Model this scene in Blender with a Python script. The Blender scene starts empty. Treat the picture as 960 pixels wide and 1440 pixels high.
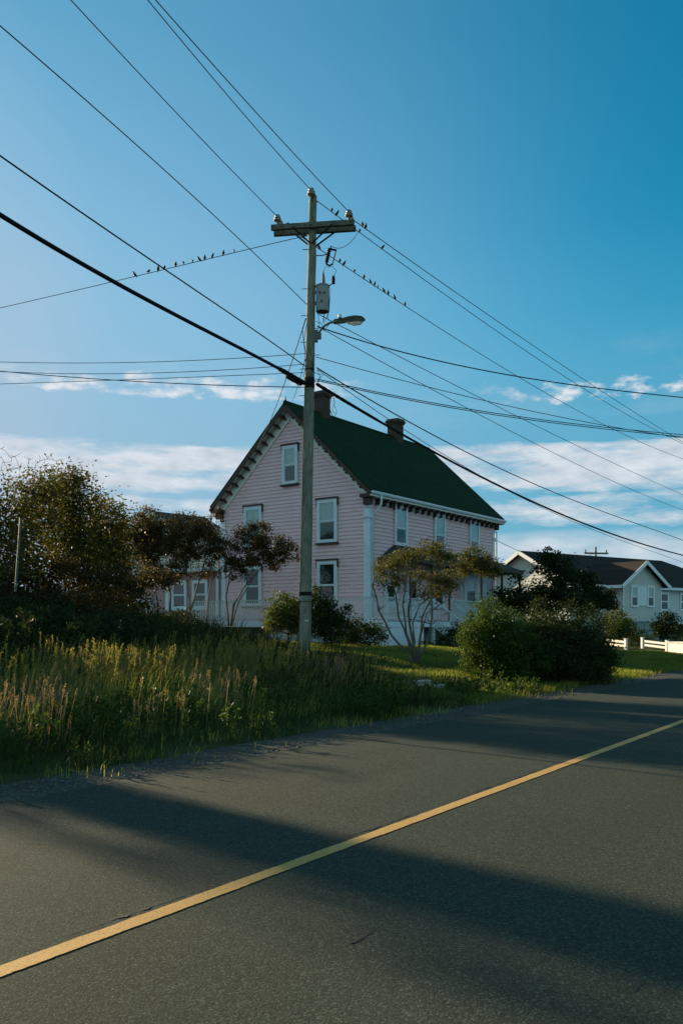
SKY_TINT = (.02, .86, .94); SKY_STR = .068; EXPOSURE = 1.2
CLOUD_LO = (3.4, 3.8, 4.3); CLOUD_HI = (5.2, 5.4, 5.7); HAZE = (2.7, 3.5, 4.45); BACK_FILL = (3.2, 5.1, 5.5); LOWSKY = (.78, 2.47, 3.66)
import bpy, math, random
import numpy as np
from mathutils import Vector, Matrix
R = math.radians
rng = np.random.default_rng(7)
random.seed(7)
scene = bpy.context.scene
col = scene.collection

# ------------------------------------------------------------------ camera constants (level camera, shifted lens)
F, CX, HY, CZ = 1215.0, 480.0, 880.0, 1.62
def P(px, py, Y):
    """point at depth Y metres seen in direction (px, py) of the reference photograph"""
    return Vector(((px - CX) / F * Y, Y, CZ + (HY - py) / F * Y))

RA = R(34.8)                                  # road direction, measured from +Y towards +X
RD = (math.sin(RA), math.cos(RA)); RN = (-RD[1], RD[0])
def sq(x, y): return x * RD[0] + y * RD[1], x * RN[0] + y * RN[1]
def xy(s, q): return s * RD[0] + q * RN[0], s * RD[1] + q * RN[1]
def sst(a, b, v):
    t = np.clip((np.asarray(v, float) - a) / (b - a), 0, 1)
    return t * t * (3 - 2 * t)
def ground_sq(s, q):
    s = np.asarray(s, float); q = np.asarray(q, float)
    h = 0.80 * (.35 * sst(7.7, 15.5, q) + .65 * np.clip((q - 7.7) / 7.8, 0, 1)) + 1.05 * sst(14.5, 24, q) * (1 - sst(15, 30, s)) + 0.5 * sst(25, 40, q) * (1 - sst(20, 60, s))
    h = h * (1 - 0.62 * sst(26, 46, s) * (1 - sst(16.5, 23, q)))
    h = h + 0.035 * np.sin(s * 1.3 + q * .7) * sst(7.9, 10, q) + 0.03 * np.sin(q * 1.9 - s * .6) * sst(7.9, 10, q)
    return h
def ground(x, y):
    s, q = sq(x, y)
    return float(ground_sq(s, q))

# ------------------------------------------------------------------ scene bookkeeping
def tag(o, label=None, cat=None, group=None, kind=None):
    if label: o['label'] = label
    if cat: o['category'] = cat
    if group: o['group'] = group
    if kind: o['kind'] = kind
    return o
def empty(name, loc, rz=0.0, label=None, cat=None, group=None):
    o = bpy.data.objects.new(name, None); col.objects.link(o)
    o.location = loc; o.rotation_euler = (0, 0, rz); o.empty_display_size = .2
    return tag(o, label, cat, group)

class MB:
    def __init__(s): s.v = []; s.f = []
    def add(s, vs, fs):
        k = len(s.v); s.v.extend([tuple(p) for p in vs]); s.f.extend([tuple(i + k for i in f) for f in fs]); return s
    def box(s, c, d, rz=0.0, M=None):
        x, y, z = d[0] / 2, d[1] / 2, d[2] / 2
        vs = [Vector((a * x, b * y, e * z)) for a in (-1, 1) for b in (-1, 1) for e in (-1, 1)]
        if M is None: M = Matrix.Rotation(rz, 3, 'Z')
        c = Vector(c)
        return s.add([c + M @ p for p in vs], [(0, 1, 3, 2), (4, 6, 7, 5), (0, 4, 5, 1), (2, 3, 7, 6), (0, 2, 6, 4), (1, 5, 7, 3)])
    def bb(s, a, b):
        a = Vector(a); b = Vector(b); return s.box((a + b) / 2, b - a)
    def bar(s, a, b, w, h, up=(0, 0, 1)):
        a = Vector(a); b = Vector(b); d = (b - a); L = d.length; d.normalize()
        u = Vector(up); x = d.cross(u)
        if x.length < 1e-4: x = d.cross(Vector((1, 0, 0)))
        x.normalize(); z = x.cross(d)
        M = Matrix((x, d, z)).transposed()
        return s.box((a + b) / 2, (w, L, h), M=M)
    def tube(s, pts, rad, n=6, cap=True):
        pts = [Vector(p) for p in pts]
        if not hasattr(rad, '__len__'): rad = [rad] * len(pts)
        base = len(s.v); ref = Vector((0.13, 0.31, 1)).normalized()
        for i, p in enumerate(pts):
            t = (pts[min(i + 1, len(pts) - 1)] - pts[max(i - 1, 0)])
            t = t.normalized() if t.length > 1e-9 else Vector((0, 0, 1))
            r = ref if abs(t.dot(ref)) < .93 else Vector((1, .1, 0)).normalized()
            a = t.cross(r).normalized(); b = t.cross(a)
            for k in range(n):
                an = 2 * math.pi * k / n
                s.v.append(tuple(p + (a * math.cos(an) + b * math.sin(an)) * rad[i]))
        for i in range(len(pts) - 1):
            for k in range(n):
                k2 = (k + 1) % n
                s.f.append((base + i * n + k, base + i * n + k2, base + (i + 1) * n + k2, base + (i + 1) * n + k))
        if cap:
            s.f.append(tuple(base + k for k in range(n))[::-1]); m = base + (len(pts) - 1) * n
            s.f.append(tuple(m + k for k in range(n)))
        return s
    def lathe(s, c, prof, n=14, axis=(0, 0, 1)):
        c = Vector(c); ax = Vector(axis).normalized()
        pts = [c + ax * h for r, h in prof]
        q = ax.to_track_quat('Z', 'Y').to_matrix(); base = len(s.v)
        for (r, h), p in zip(prof, pts):
            for k in range(n):
                an = 2 * math.pi * k / n
                s.v.append(tuple(p + q @ Vector((math.cos(an) * r, math.sin(an) * r, 0))))
        for i in range(len(prof) - 1):
            for k in range(n):
                k2 = (k + 1) % n
                s.f.append((base + i * n + k, base + i * n + k2, base + (i + 1) * n + k2, base + (i + 1) * n + k))
        s.f.append(tuple(base + k for k in range(n))[::-1]); m = base + (len(prof) - 1) * n
        s.f.append(tuple(m + k for k in range(n)))
        return s
    def slab(s, q4, t):
        a = [Vector(p) for p in q4]; nrm = (a[1] - a[0]).cross(a[2] - a[0]).normalized()
        if nrm.z < 0: nrm = -nrm
        b = [p - nrm * t for p in a]
        return s.add(a + b, [(0, 1, 2, 3), (7, 6, 5, 4), (0, 4, 5, 1), (1, 5, 6, 2), (2, 6, 7, 3), (3, 7, 4, 0)])
    def prism(s, poly, ext):
        """extrude a planar polygon (3D points) by vector ext"""
        a = [Vector(p) for p in poly]; e = Vector(ext); n = len(a)
        return s.add(a + [p + e for p in a], [tuple(range(n)), tuple(range(2 * n - 1, n - 1, -1))] + [(i, i + n, (i + 1) % n + n, (i + 1) % n) for i in range(n)])
    def clap(s, o, ux, un, z0, z1, step, ext, proud=.02):
        """overlapping horizontal boards on a vertical wall; ext(z) gives the run along ux"""
        z = z0
        while z < z1 - 1e-6:
            zt = min(z + step, z1); a0, b0 = ext(z); a1, b1 = ext(zt)
            def pt(a, zz, pr): return (o[0] + ux[0] * a + un[0] * pr, o[1] + ux[1] * a + un[1] * pr, zz)
            if b0 - a0 > .02:
                if b1 - a1 < 0.0: a1 = b1 = (a1 + b1) / 2
                s.add([pt(a0, z, proud), pt(b0, z, proud), pt(b1, zt, .003), pt(a1, zt, .003), pt(a0, z, 0), pt(b0, z, 0)], [(0, 1, 2, 3), (4, 5, 1, 0)])
            z = zt
        return s
    def build(s, name, mat, parent=None, off=(0, 0, 0), loc=None, smooth=False, rz=0.0):
        me = bpy.data.meshes.new(name)
        o = Vector(off)
        me.from_pydata([tuple(Vector(p) + o) for p in s.v], [], s.f); me.update()
        me.materials.append(mat)
        if smooth: me.polygons.foreach_set('use_smooth', [True] * len(me.polygons))
        ob = bpy.data.objects.new(name, me); col.objects.link(ob)
        if parent: ob.parent = parent
        if loc is not None: ob.location = loc
        ob.rotation_euler = (0, 0, rz)
        return ob

def np_obj(name, V, Fs, mat, parent=None, smooth=False, loc=None):
    """V (n,3); Fs (m,k) with constant k"""
    me = bpy.data.meshes.new(name)
    V = np.asarray(V, np.float32); Fs = np.asarray(Fs, np.int32)
    me.vertices.add(len(V)); me.vertices.foreach_set('co', V.ravel())
    me.loops.add(Fs.size); me.loops.foreach_set('vertex_index', Fs.ravel())
    me.polygons.add(len(Fs)); k = Fs.shape[1]
    me.polygons.foreach_set('loop_start', np.arange(len(Fs), dtype=np.int32) * k)
    if smooth: me.polygons.foreach_set('use_smooth', np.ones(len(Fs), bool))
    me.update(calc_edges=True); me.materials.append(mat)
    ob = bpy.data.objects.new(name, me); col.objects.link(ob)
    if parent: ob.parent = parent
    if loc is not None: ob.location = loc
    return ob

# ------------------------------------------------------------------ materials
class NT:
    def __init__(s, mat):
        mat.use_nodes = True; s.t = mat.node_tree; s.t.nodes.clear(); s.out = s.n('ShaderNodeOutputMaterial')
    def n(s, t, **k):
        nd = s.t.nodes.new(t)
        for a, b in k.items(): setattr(nd, a, b)
        return nd
    def l(s, a, b): s.t.links.new(a, b)
    def set(s, nd, **k):
        for a, b in k.items():
            i = nd.inputs[a.replace('_', ' ')]
            if hasattr(b, 'is_linked') or hasattr(b, 'links'): s.l(b, i)
            else: i.default_value = b
        return nd
    def coord(s, stretch=(1, 1, 1), which='Object'):
        tc = s.n('ShaderNodeTexCoord'); mp = s.n('ShaderNodeMapping'); mp.inputs['Scale'].default_value = stretch
        s.l(tc.outputs[which], mp.inputs['Vector']); return mp.outputs[0]
    def noise(s, v, scale, detail=4, rough=.55):
        nd = s.n('ShaderNodeTexNoise'); s.l(v, nd.inputs['Vector']); nd.inputs['Scale'].default_value = scale
        nd.inputs['Detail'].default_value = detail; nd.inputs['Roughness'].default_value = rough
        return nd.outputs['Fac']
    def ramp(s, fac, stops, interp='LINEAR'):
        nd = s.n('ShaderNodeValToRGB'); nd.color_ramp.interpolation = interp; e = nd.color_ramp.elements
        while len(e) < len(stops): e.new(.5)
        for el, (p, c) in zip(e, stops):
            el.position = p; el.color = (c[0], c[1], c[2], 1) if hasattr(c, '__len__') else (c, c, c, 1)
        s.l(fac, nd.inputs[0]); return nd.outputs[0]
    def mix(s, f, a, b, mode='MIX'):
        nd = s.n('ShaderNodeMix', data_type='RGBA', blend_type=mode)
        for i, v in ((0, f), (6, a), (7, b)):
            if hasattr(v, 'links'): s.l(v, nd.inputs[i])
            else: nd.inputs[i].default_value = v if not hasattr(v, '__len__') else (v[0], v[1], v[2], 1)
        return nd.outputs[2]
    def math(s, op, a, b=0.0, c=None):
        nd = s.n('ShaderNodeMath', operation=op)
        for i, v in enumerate((a, b) if c is None else (a, b, c)):
            if hasattr(v, 'links'): s.l(v, nd.inputs[i])
            else: nd.inputs[i].default_value = v
        return nd.outputs[0]
    def bump(s, h, strength=.3, dist=.02):
        nd = s.n('ShaderNodeBump'); s.l(h, nd.inputs['Height']); nd.inputs['Strength'].default_value = strength
        nd.inputs['Distance'].default_value = dist; return nd.outputs[0]
    def bsdf(s, color, rough=.8, normal=None, metal=0.0, spec=.35):
        b = s.n('ShaderNodeBsdfPrincipled')
        for k, v in (('Base Color', color), ('Roughness', rough), ('Metallic', metal), ('Specular IOR Level', spec)):
            if hasattr(v, 'links'): s.l(v, b.inputs[k])
            else: b.inputs[k].default_value = v if not hasattr(v, '__len__') else (v[0], v[1], v[2], 1)
        if normal is not None: s.l(normal, b.inputs['Normal'])
        return b.outputs[0]
    def end(s, sh): s.l(sh, s.out.inputs['Surface'])

def basic(name, c1, c2=None, scale=6.0, rough=.75, bump=.15, stretch=(1, 1, 1), metal=0.0, spec=.35, lo=.35, hi=.65, dirt=None):
    m = bpy.data.materials.new(name); t = NT(m); v = t.coord(stretch)
    c2 = c2 or tuple(x * .78 for x in c1)
    n1 = t.noise(v, scale, 6, .62)
    c = t.ramp(n1, [(lo, c2), (hi, c1)])
    if dirt:
        n2 = t.noise(v, scale * .23, 5, .7); f = t.ramp(n2, [(.52, 0.0), (.72, 1.0)])
        c = t.mix(t.math('MULTIPLY', f, dirt[1]), c, dirt[0])
    nb = t.bump(t.noise(v, scale * 4, 5, .6), bump, .02) if bump else None
    t.end(t.bsdf(c, rough, nb, metal, spec)); return m

def leafmat(name, cols, transl=.45, rough=.55, clump=.9, spec=.10):
    """leaf-to-leaf colour by island plus bigger patches of leaf colour"""
    m = bpy.data.materials.new(name); t = NT(m); v = t.coord()
    g = t.n('ShaderNodeNewGeometry').outputs['Random Per Island']
    n1 = t.noise(v, clump, 3, .6)
    f = t.math('ADD', t.math('MULTIPLY', g, .55), t.math('MULTIPLY', t.math('SUBTRACT', n1, .5), 1.6)); f = t.math('ADD', f, .22)
    k = len(cols); c = t.ramp(f, [(i / (k - 1), cols[i]) for i in range(k)])
    b = t.bsdf(c, rough, None, 0, spec)
    tr = t.n('ShaderNodeBsdfTranslucent'); t.l(t.mix(1.0, c, (1.25, 1.25, .7), 'MULTIPLY'), tr.inputs[0])
    ms = t.n('ShaderNodeMixShader'); ms.inputs[0].default_value = transl; t.l(b, ms.inputs[1]); t.l(tr.outputs[0], ms.inputs[2])
    t.end(ms.outputs[0]); return m

M = {}
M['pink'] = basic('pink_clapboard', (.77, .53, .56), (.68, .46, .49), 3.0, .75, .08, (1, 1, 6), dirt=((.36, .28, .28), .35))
M['pinkdim'] = basic('shade_dimmed_pink_clapboard', (.42, .27, .275), (.34, .22, .225), 3.0, .8, .08, (1, 1, 6), dirt=((.3, .24, .24), .4))  # cottage pink darkened in the colour for the shade it stands in
M['trim'] = basic('pale_blue_paint', (.62, .70, .76), (.55, .63, .70), 8, .55, .05, dirt=((.30, .42, .46), .4))
M['soffit'] = basic('grey_white_paint', (.72, .72, .68), (.62, .63, .60), 6, .6, .05)
M['rail'] = basic('white_blue_railing_paint', (.55, .62, .63), (.46, .54, .56), 9, .6, .05)
M['brown'] = basic('dark_brown_paint', (.060, .034, .026), (.035, .020, .017), 9, .6, .1)
M['white'] = basic('white_vinyl_siding', (.50, .55, .53), (.44, .48, .46), 2.0, .6, .05, (1, 1, 5), dirt=((.50, .53, .50), .35))
M['whitetrim'] = basic('white_trim_paint', (.74, .79, .80), (.66, .72, .74), 6, .5, .04)
M['fencew'] = basic('white_fence_paint', (.74, .72, .68), (.62, .60, .56), 9, .6, .08)
M['found'] = basic('painted_foundation', (.20, .29, .29), (.15, .23, .235), 4, .9, .2)
M['palegreen'] = basic('pale_green_siding', (.42, .50, .45), (.36, .44, .40), 3, .8, .05, (1, 1, 6))
M['chimney'] = None
M['curtain'] = basic('sheer_curtain', (.78, .80, .80), (.60, .64, .66), 5, .9, .1, (6, 1, .4))
M['darkroom'] = basic('dark_blind', (.05, .075, .065), (.03, .05, .045), 4, .9, .1, (1, 1, 3))
M['metalgrey'] = basic('galvanised_grey', (.13, .15, .145), (.09, .11, .105), 14, .6, .05, metal=.1, dirt=((.18, .15, .12), .4))
M['tank'] = basic('transformer_grey_paint', (.27, .29, .29), (.21, .235, .235), 9, .5, .06, dirt=((.22, .18, .14), .5))
M['black'] = basic('black_rubber', (.015, .017, .018), (.010, .012, .013), 20, .8, .1, spec=.08)
M['wire'] = basic('weathered_wire', (.018, .021, .022), (.012, .014, .015), 10, .8, 0, spec=.08)
M['porcelain'] = basic('grey_porcelain', (.30, .285, .25), (.20, .19, .17), 20, .4, .03)
M['porcelainbrown'] = basic('brown_porcelain', (.22, .15, .11), (.15, .10, .08), 20, .3, .03)
M['bird'] = basic('dark_feathers', (.020, .020, .024), (.011, .011, .013), 40, .6, .1)
M['bark'] = basic('grey_brown_bark', (.15, .125, .10), (.075, .06, .05), 14, .9, .5, (1, 1, .35))
M['barklight'] = basic('pale_bark', (.27, .235, .19), (.15, .125, .10), 14, .9, .4, (1, 1, .35))
M['barkdark'] = basic('dark_bark', (.060, .050, .042), (.032, .026, .022), 14, .9, .4, (1, 1, .35))
M['stone'] = basic('pale_planter_concrete', (.40, .39, .34), (.26, .26, .22), 12, .9, .5, dirt=((.12, .14, .08), .7))
M['postmetal'] = basic('weathered_pipe', (.13, .145, .125), (.08, .09, .08), 16, .6, .1)

def chimney_mat():
    m = bpy.data.materials.new('sooty_brick'); t = NT(m); tc = t.n('ShaderNodeTexCoord'); sp = t.n('ShaderNodeSeparateXYZ'); t.l(tc.outputs['Object'], sp.inputs[0])
    cb = t.n('ShaderNodeCombineXYZ'); t.l(t.math('ADD', sp.outputs[0], sp.outputs[1]), cb.inputs[0]); t.l(sp.outputs[2], cb.inputs[1])
    b = t.n('ShaderNodeTexBrick'); t.l(cb.outputs[0], b.inputs['Vector'])
    b.inputs['Scale'].default_value = 1; b.inputs['Brick Width'].default_value = .21; b.inputs['Row Height'].default_value = .075; b.inputs['Mortar Size'].default_value = .008
    b.inputs['Color1'].default_value = (.070, .040, .028, 1); b.inputs['Color2'].default_value = (.046, .028, .022, 1); b.inputs['Mortar'].default_value = (.09, .075, .06, 1)
    n = t.noise(t.coord(), 3, 5, .7); c = t.mix(t.ramp(n, [(.4, 0.0), (.7, .7)]), b.outputs[0], (.035, .03, .024))
    t.end(t.bsdf(c, .9, t.bump(b.outputs[1], -.4, .01))); return m
M['chimney'] = chimney_mat()

def shingle_mat(name, c1, c2, tab=.30, row=.14, slope=1.0, rot=0.0):
    m = bpy.data.materials.new(name); t = NT(m); tc = t.n('ShaderNodeTexCoord'); sp = t.n('ShaderNodeSeparateXYZ'); t.l(tc.outputs['Object'], sp.inputs[0])
    cb = t.n('ShaderNodeCombineXYZ'); t.l(sp.outputs[0], cb.inputs[0]); t.l(t.math('MULTIPLY', sp.outputs[2], slope), cb.inputs[1])
    b = t.n('ShaderNodeTexBrick'); t.l(cb.outputs[0], b.inputs['Vector']); b.inputs['Scale'].default_value = 1
    b.inputs['Brick Width'].default_value = tab; b.inputs['Row Height'].default_value = row; b.inputs['Mortar Size'].default_value = .008
    b.inputs['Color1'].default_value = (*c1, 1); b.inputs['Color2'].default_value = (*c2, 1); b.inputs['Mortar'].default_value = (*[x * .45 for x in c2], 1)
    b.inputs['Bias'].default_value = 0
    n = t.noise(t.coord((1, 1, 1)), .8, 5, .65)
    c = t.mix(t.ramp(n, [(.35, 0.0), (.7, .55)]), b.outputs[0], tuple(x * .62 for x in c1))
    fine = t.noise(t.coord(), 60, 3, .6)
    c = t.mix(.5, c, t.ramp(fine, [(.3, .35), (.7, 1.0)]), 'MULTIPLY')
    nb = t.bump(t.math('ADD', t.math('MULTIPLY', b.outputs[1], -1.0), t.math('MULTIPLY', fine, .4)), .5, .012)
    t.end(t.bsdf(c, .92, nb, 0, .15)); return m
M['greenroof'] = shingle_mat('dark_green_shingles', (.015, .046, .014), (.0095, .032, .010), .3, .10, 1.0)
M['brownroof'] = shingle_mat('brown_shingles', (.060, .048, .038), (.040, .033, .027), .3, .07, 1.0)
M['greyroof'] = shingle_mat('grey_felt_roof', (.085, .10, .10), (.06, .07, .07), .5, .1, 1.0)

def wood_pole_mat(name, c1, c2, c3, wax=(1, 1, .06)):
    m = bpy.data.materials.new(name); t = NT(m); v = t.coord(wax)
    n1 = t.noise(v, 30, 6, .7); n2 = t.noise(t.coord((1, 1, .25)), 3.0, 5, .65); n3 = t.noise(v, 75, 3, .6)
    c = t.ramp(n1, [(.3, c2), (.62, c1)]); c = t.mix(t.ramp(n2, [(.42, 0.0), (.62, .85)]), c, c3)
    crack = t.ramp(n3, [(.36, 1.0), (.44, 0.0)]); c = t.mix(t.math('MULTIPLY', crack, .9), c, (.02, .018, .014))
    t.end(t.bsdf(c, .85, t.bump(n1, .5, .01), 0, .2)); return m
M['pole'] = wood_pole_mat('weathered_pole_wood', (.25, .255, .20), (.15, .155, .12), (.105, .13, .09))
M['arm'] = wood_pole_mat('crossarm_timber', (.17, .165, .13), (.10, .105, .085), (.07, .09, .075), (.06, 1, 1))

def glass_mat(name, tint, refl=.35):
    m = bpy.data.materials.new(name); t = NT(m)
    g = t.n('ShaderNodeBsdfGlossy'); g.inputs['Roughness'].default_value = .04; g.inputs['Color'].default_value = (.9, .95, 1, 1)
    v = t.coord(); t.l(t.bump(t.noise(v, 2.2, 2), .06, .03), g.inputs['Normal'])
    tr = t.n('ShaderNodeBsdfTransparent'); tr.inputs['Color'].default_value = (*tint, 1)
    fr = t.n('ShaderNodeFresnel'); fr.inputs['IOR'].default_value = 1.5
    f = t.math('ADD', t.math('MULTIPLY', fr.outputs[0], 1.0), refl * .05)
    ms = t.n('ShaderNodeMixShader'); t.l(f, ms.inputs[0]); t.l(tr.outputs[0], ms.inputs[1]); t.l(g.outputs[0], ms.inputs[2]); t.end(ms.outputs[0]); return m
M['glass'] = glass_mat('window_glass', (.72, .86, .86))

def lens_mat():
    m = bpy.data.materials.new('lamp_lens'); t = NT(m); v = t.coord()
    c = t.ramp(t.noise(v, 22, 3), [(.35, (.20, .17, .11)), (.65, (.62, .58, .46))])
    b = t.n('ShaderNodeBsdfPrincipled'); t.l(c, b.inputs['Base Color']); b.inputs['Roughness'].default_value = .12; b.inputs['Transmission Weight'].default_value = .35
    t.end(b.outputs[0]); return m
M['lens'] = lens_mat()

def asphalt_mat():
    m = bpy.data.materials.new('worn_asphalt'); t = NT(m); v = t.coord()
    rot = t.n('ShaderNodeMapping'); rot.inputs['Rotation'].default_value = (0, 0, RA); t.l(v, rot.inputs['Vector'])
    along = t.n('ShaderNodeMapping'); along.inputs['Scale'].default_value = (1.0, .06, 1); t.l(rot.outputs[0], along.inputs['Vector'])
    big = t.noise(v, .55, 5, .6); lane = t.noise(along.outputs[0], 1.3, 3, .5)
    vo = t.n('ShaderNodeTexVoronoi'); t.l(v, vo.inputs['Vector']); vo.inputs['Scale'].default_value = 95
    vc = t.n('ShaderNodeSeparateColor'); t.l(vo.outputs['Color'], vc.inputs[0])
    fine = t.noise(v, 210, 3, .7)
    base = t.ramp(t.math('ADD', t.math('MULTIPLY', big, .5), t.math('MULTIPLY', lane, .5)), [(.32, (.037, .048, .038)), (.68, (.047, .060, .047))])
    agg = t.ramp(vc.outputs[0], [(0.0, .55), (.55, .9), (.84, 1.2), (1.0, 2.1)])
    c = t.mix(.9, base, agg, 'MULTIPLY'); c = t.mix(.75, c, t.ramp(fine, [(.28, .25), (.7, 1.55)]), 'MULTIPLY')
    h = t.math('ADD', t.math('MULTIPLY', vo.outputs['Distance'], -.7), t.math('MULTIPLY', fine, 1.0))
    t.end(t.bsdf(c, .95, t.bump(h, .6, .006), 0, .12)); return m
M['asphalt'] = asphalt_mat()
M['tar'] = basic('tar_crack', (.016, .018, .018), (.010, .011, .011), 40, .7, .2)

def gravel_mat():
    m = bpy.data.materials.new('gravel_shoulder'); t = NT(m); v = t.coord()
    vo = t.n('ShaderNodeTexVoronoi'); t.l(v, vo.inputs['Vector']); vo.inputs['Scale'].default_value = 42
    vc = t.n('ShaderNodeSeparateColor'); t.l(vo.outputs['Color'], vc.inputs[0])
    st = t.ramp(vc.outputs[0], [(0.0, (.026, .028, .024)), (.6, (.048, .051, .043)), (.9, (.095, .097, .085)), (1.0, (.20, .20, .17))])
    n = t.noise(v, 1.6, 5, .65); c = t.mix(t.ramp(n, [(.4, 0.0), (.65, .7)]), st, (.055, .055, .046))
    h = t.math('MULTIPLY', vo.outputs['Distance'], -1.0)
    t.end(t.bsdf(c, .95, t.bump(h, .9, .014), 0, .2)); return m
M['gravel'] = gravel_mat()

def line_mat():
    m = bpy.data.materials.new('yellow_road_paint'); t = NT(m); v = t.coord()
    vo = t.n('ShaderNodeTexVoronoi'); t.l(v, vo.inputs['Vector']); vo.inputs['Scale'].default_value = 95
    vc = t.n('ShaderNodeSeparateColor'); t.l(vo.outputs['Color'], vc.inputs[0])
    n = t.noise(v, 75, 4, .7); big = t.noise(v, 1.5, 3)
    c = t.ramp(big, [(.3, (.46, .27, .075)), (.7, (.55, .33, .105))])
    wear = t.ramp(t.math('ADD', n, t.math('MULTIPLY', vc.outputs[0], .14)), [(.40, 1.0), (.50, 0.0)])
    c = t.mix(wear, c, (.075, .068, .05))
    t.end(t.bsdf(c, .75, t.bump(n, .4, .006), 0, .3)); return m
M['line'] = line_mat()

def ground_mat():
    m = bpy.data.materials.new('soil_and_turf'); t = NT(m); v = t.coord()
    n = t.noise(v, .7, 6, .65); f = t.noise(v, 14, 5, .7)
    c = t.ramp(n, [(.3, (.030, .040, .014)), (.55, (.045, .062, .018)), (.75, (.070, .068, .030))])
    c = t.mix(.6, c, t.ramp(f, [(.3, .45), (.7, 1.3)]), 'MULTIPLY')
    t.end(t.bsdf(c, .95, t.bump(f, .7, .05), 0, .1)); return m
M['soil'] = ground_mat()

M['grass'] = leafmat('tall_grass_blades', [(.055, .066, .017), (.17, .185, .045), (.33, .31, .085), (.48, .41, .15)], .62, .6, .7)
M['shadeweed'] = leafmat('shade_darkened_weeds', [(.012, .020, .008), (.022, .034, .011), (.036, .046, .014)], .25, .7, .6)  # shade of the back field put into a darker leaf colour
M['shadegrass'] = leafmat('shade_darkened_verge_blades', [(.018, .028, .009), (.034, .052, .014), (.065, .082, .022)], .4, .6, .8)  # roadside blades coloured dark to stand for the shade there
M['lawn'] = leafmat('lawn_blades', [(.085, .12, .024), (.15, .185, .038), (.26, .25, .07)], .6, .6, .5)
M['seed'] = leafmat('seed_heads', [(.13, .09, .06), (.20, .145, .10), (.32, .25, .165)], .4, .8, .5)
M['weed'] = leafmat('spike_weed', [(.10, .10, .030), (.19, .175, .052), (.34, .28, .10)], .45, .7, .6)
M['broad'] = leafmat('broadleaf_weed', [(.020, .040, .012), (.038, .068, .018), (.062, .095, .026)], .45, .5, .8)
M['leaf_thicket'] = leafmat('thicket_leaves', [(.030, .036, .011), (.060, .064, .017), (.095, .082, .022), (.15, .10, .03)], .42, .55, .55)
M['leaf_red'] = leafmat('rusty_leaves', [(.024, .026, .011), (.045, .038, .016), (.075, .048, .018), (.12, .066, .025)], .35, .55, .8)
M['leaf_small'] = leafmat('olive_gold_leaves', [(.038, .054, .016), (.058, .070, .020), (.088, .084, .026), (.14, .11, .038)], .42, .55, 1.1)
M['leaf_bush'] = leafmat('fresh_green_leaves', [(.028, .054, .012), (.046, .082, .018), (.080, .115, .026)], .4, .5, 1.2)
M['leaf_dark'] = leafmat('dark_green_leaves', [(.016, .026, .010), (.028, .042, .014), (.045, .058, .020)], .3, .55, .9)
M['leaf_shrub'] = leafmat('yellow_green_leaves', [(.035, .055, .015), (.065, .088, .022), (.11, .12, .03)], .4, .55, 1.0)
M['needle'] = leafmat('evergreen_needles', [(.016, .028, .012), (.03, .045, .016)], .2, .6, .8)
# ------------------------------------------------------------------ camera
cam = bpy.data.cameras.new('camera'); cam_o = bpy.data.objects.new('camera', cam); col.objects.link(cam_o)
cam_o.location = (0, 0, CZ); cam_o.rotation_euler = (R(90), 0, 0)
cam.sensor_fit = 'VERTICAL'; cam.sensor_height = 36.0; cam.sensor_width = 24.0
cam.lens = F / 1440 * 36.0; cam.shift_y = (HY - 720) / 1440.0; cam.clip_end = 6000; cam.clip_start = .05
scene.camera = cam_o

# ------------------------------------------------------------------ sun and sky
SUN_AZ, SUN_EL = R(-47.0), R(14.5)
sd = Vector((math.sin(SUN_AZ) * math.cos(SUN_EL), math.cos(SUN_AZ) * math.cos(SUN_EL), math.sin(SUN_EL)))
sl = bpy.data.lights.new('sun', 'SUN'); sl.energy = 5.0; sl.angle = R(.5); sl.color = (1.0, .78, .50)
so = bpy.data.objects.new('sun', sl); col.objects.link(so); so.rotation_euler = (-sd).to_track_quat('-Z', 'Y').to_euler(); so.location = (-20, 20, 30)

w = bpy.data.worlds.new('World'); scene.world = w; w.use_nodes = True
class WT(NT):
    def __init__(s, tree): s.t = tree; tree.nodes.clear(); s.out = s.n('ShaderNodeOutputWorld')
t = WT(w.node_tree)
sky = t.n('ShaderNodeTexSky', sky_type='NISHITA', sun_disc=False, sun_elevation=SUN_EL, sun_rotation=SUN_AZ, altitude=20.0, air_density=1.0, dust_density=.35, ozone_density=2.2)
tc = t.n('ShaderNodeTexCoord'); sp = t.n('ShaderNodeSeparateXYZ'); t.l(tc.outputs['Generated'], sp.inputs[0])
az = t.math('ARCTAN2', sp.outputs[0], sp.outputs[1]); el = t.math('ARCSINE', sp.outputs[2])
def cvec(kx, kz, ox=0.0):
    c = t.n('ShaderNodeCombineXYZ'); t.l(t.math('ADD', t.math('MULTIPLY', az, kx), ox), c.inputs[0]); t.l(t.math('MULTIPLY', el, kz), c.inputs[1]); return c.outputs[0]
def band(lo, a, b, hi):
    r = t.n('ShaderNodeValToRGB'); e = r.color_ramp.elements
    k = 1 / .5
    pts = [(lo * k, 0), (a * k, 1), (b * k, 1), (hi * k, 0)]
    while len(e) < 4: e.new(.5)
    for q, (p, c) in zip(e, pts): q.position = p; q.color = (c, c, c, 1)
    t.l(t.math('MULTIPLY', el, k), r.inputs[0]); return r.outputs[0]
def azband(lo, a, b, hi):
    r = t.n('ShaderNodeValToRGB'); e = r.color_ramp.elements
    pts = [((x + 1.0) / 2.0, c) for x, c in ((lo, 0), (a, 1), (b, 1), (hi, 0))]
    while len(e) < 4: e.new(.5)
    for q, (p, c) in zip(e, pts): q.position = p; q.color = (c, c, c, 1)
    t.l(t.math('MULTIPLY_ADD', az, .5, .5), r.inputs[0]); return r.outputs[0]
nA = t.noise(cvec(9, 42), 1.0, 8, .62)          # long streaks
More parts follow.
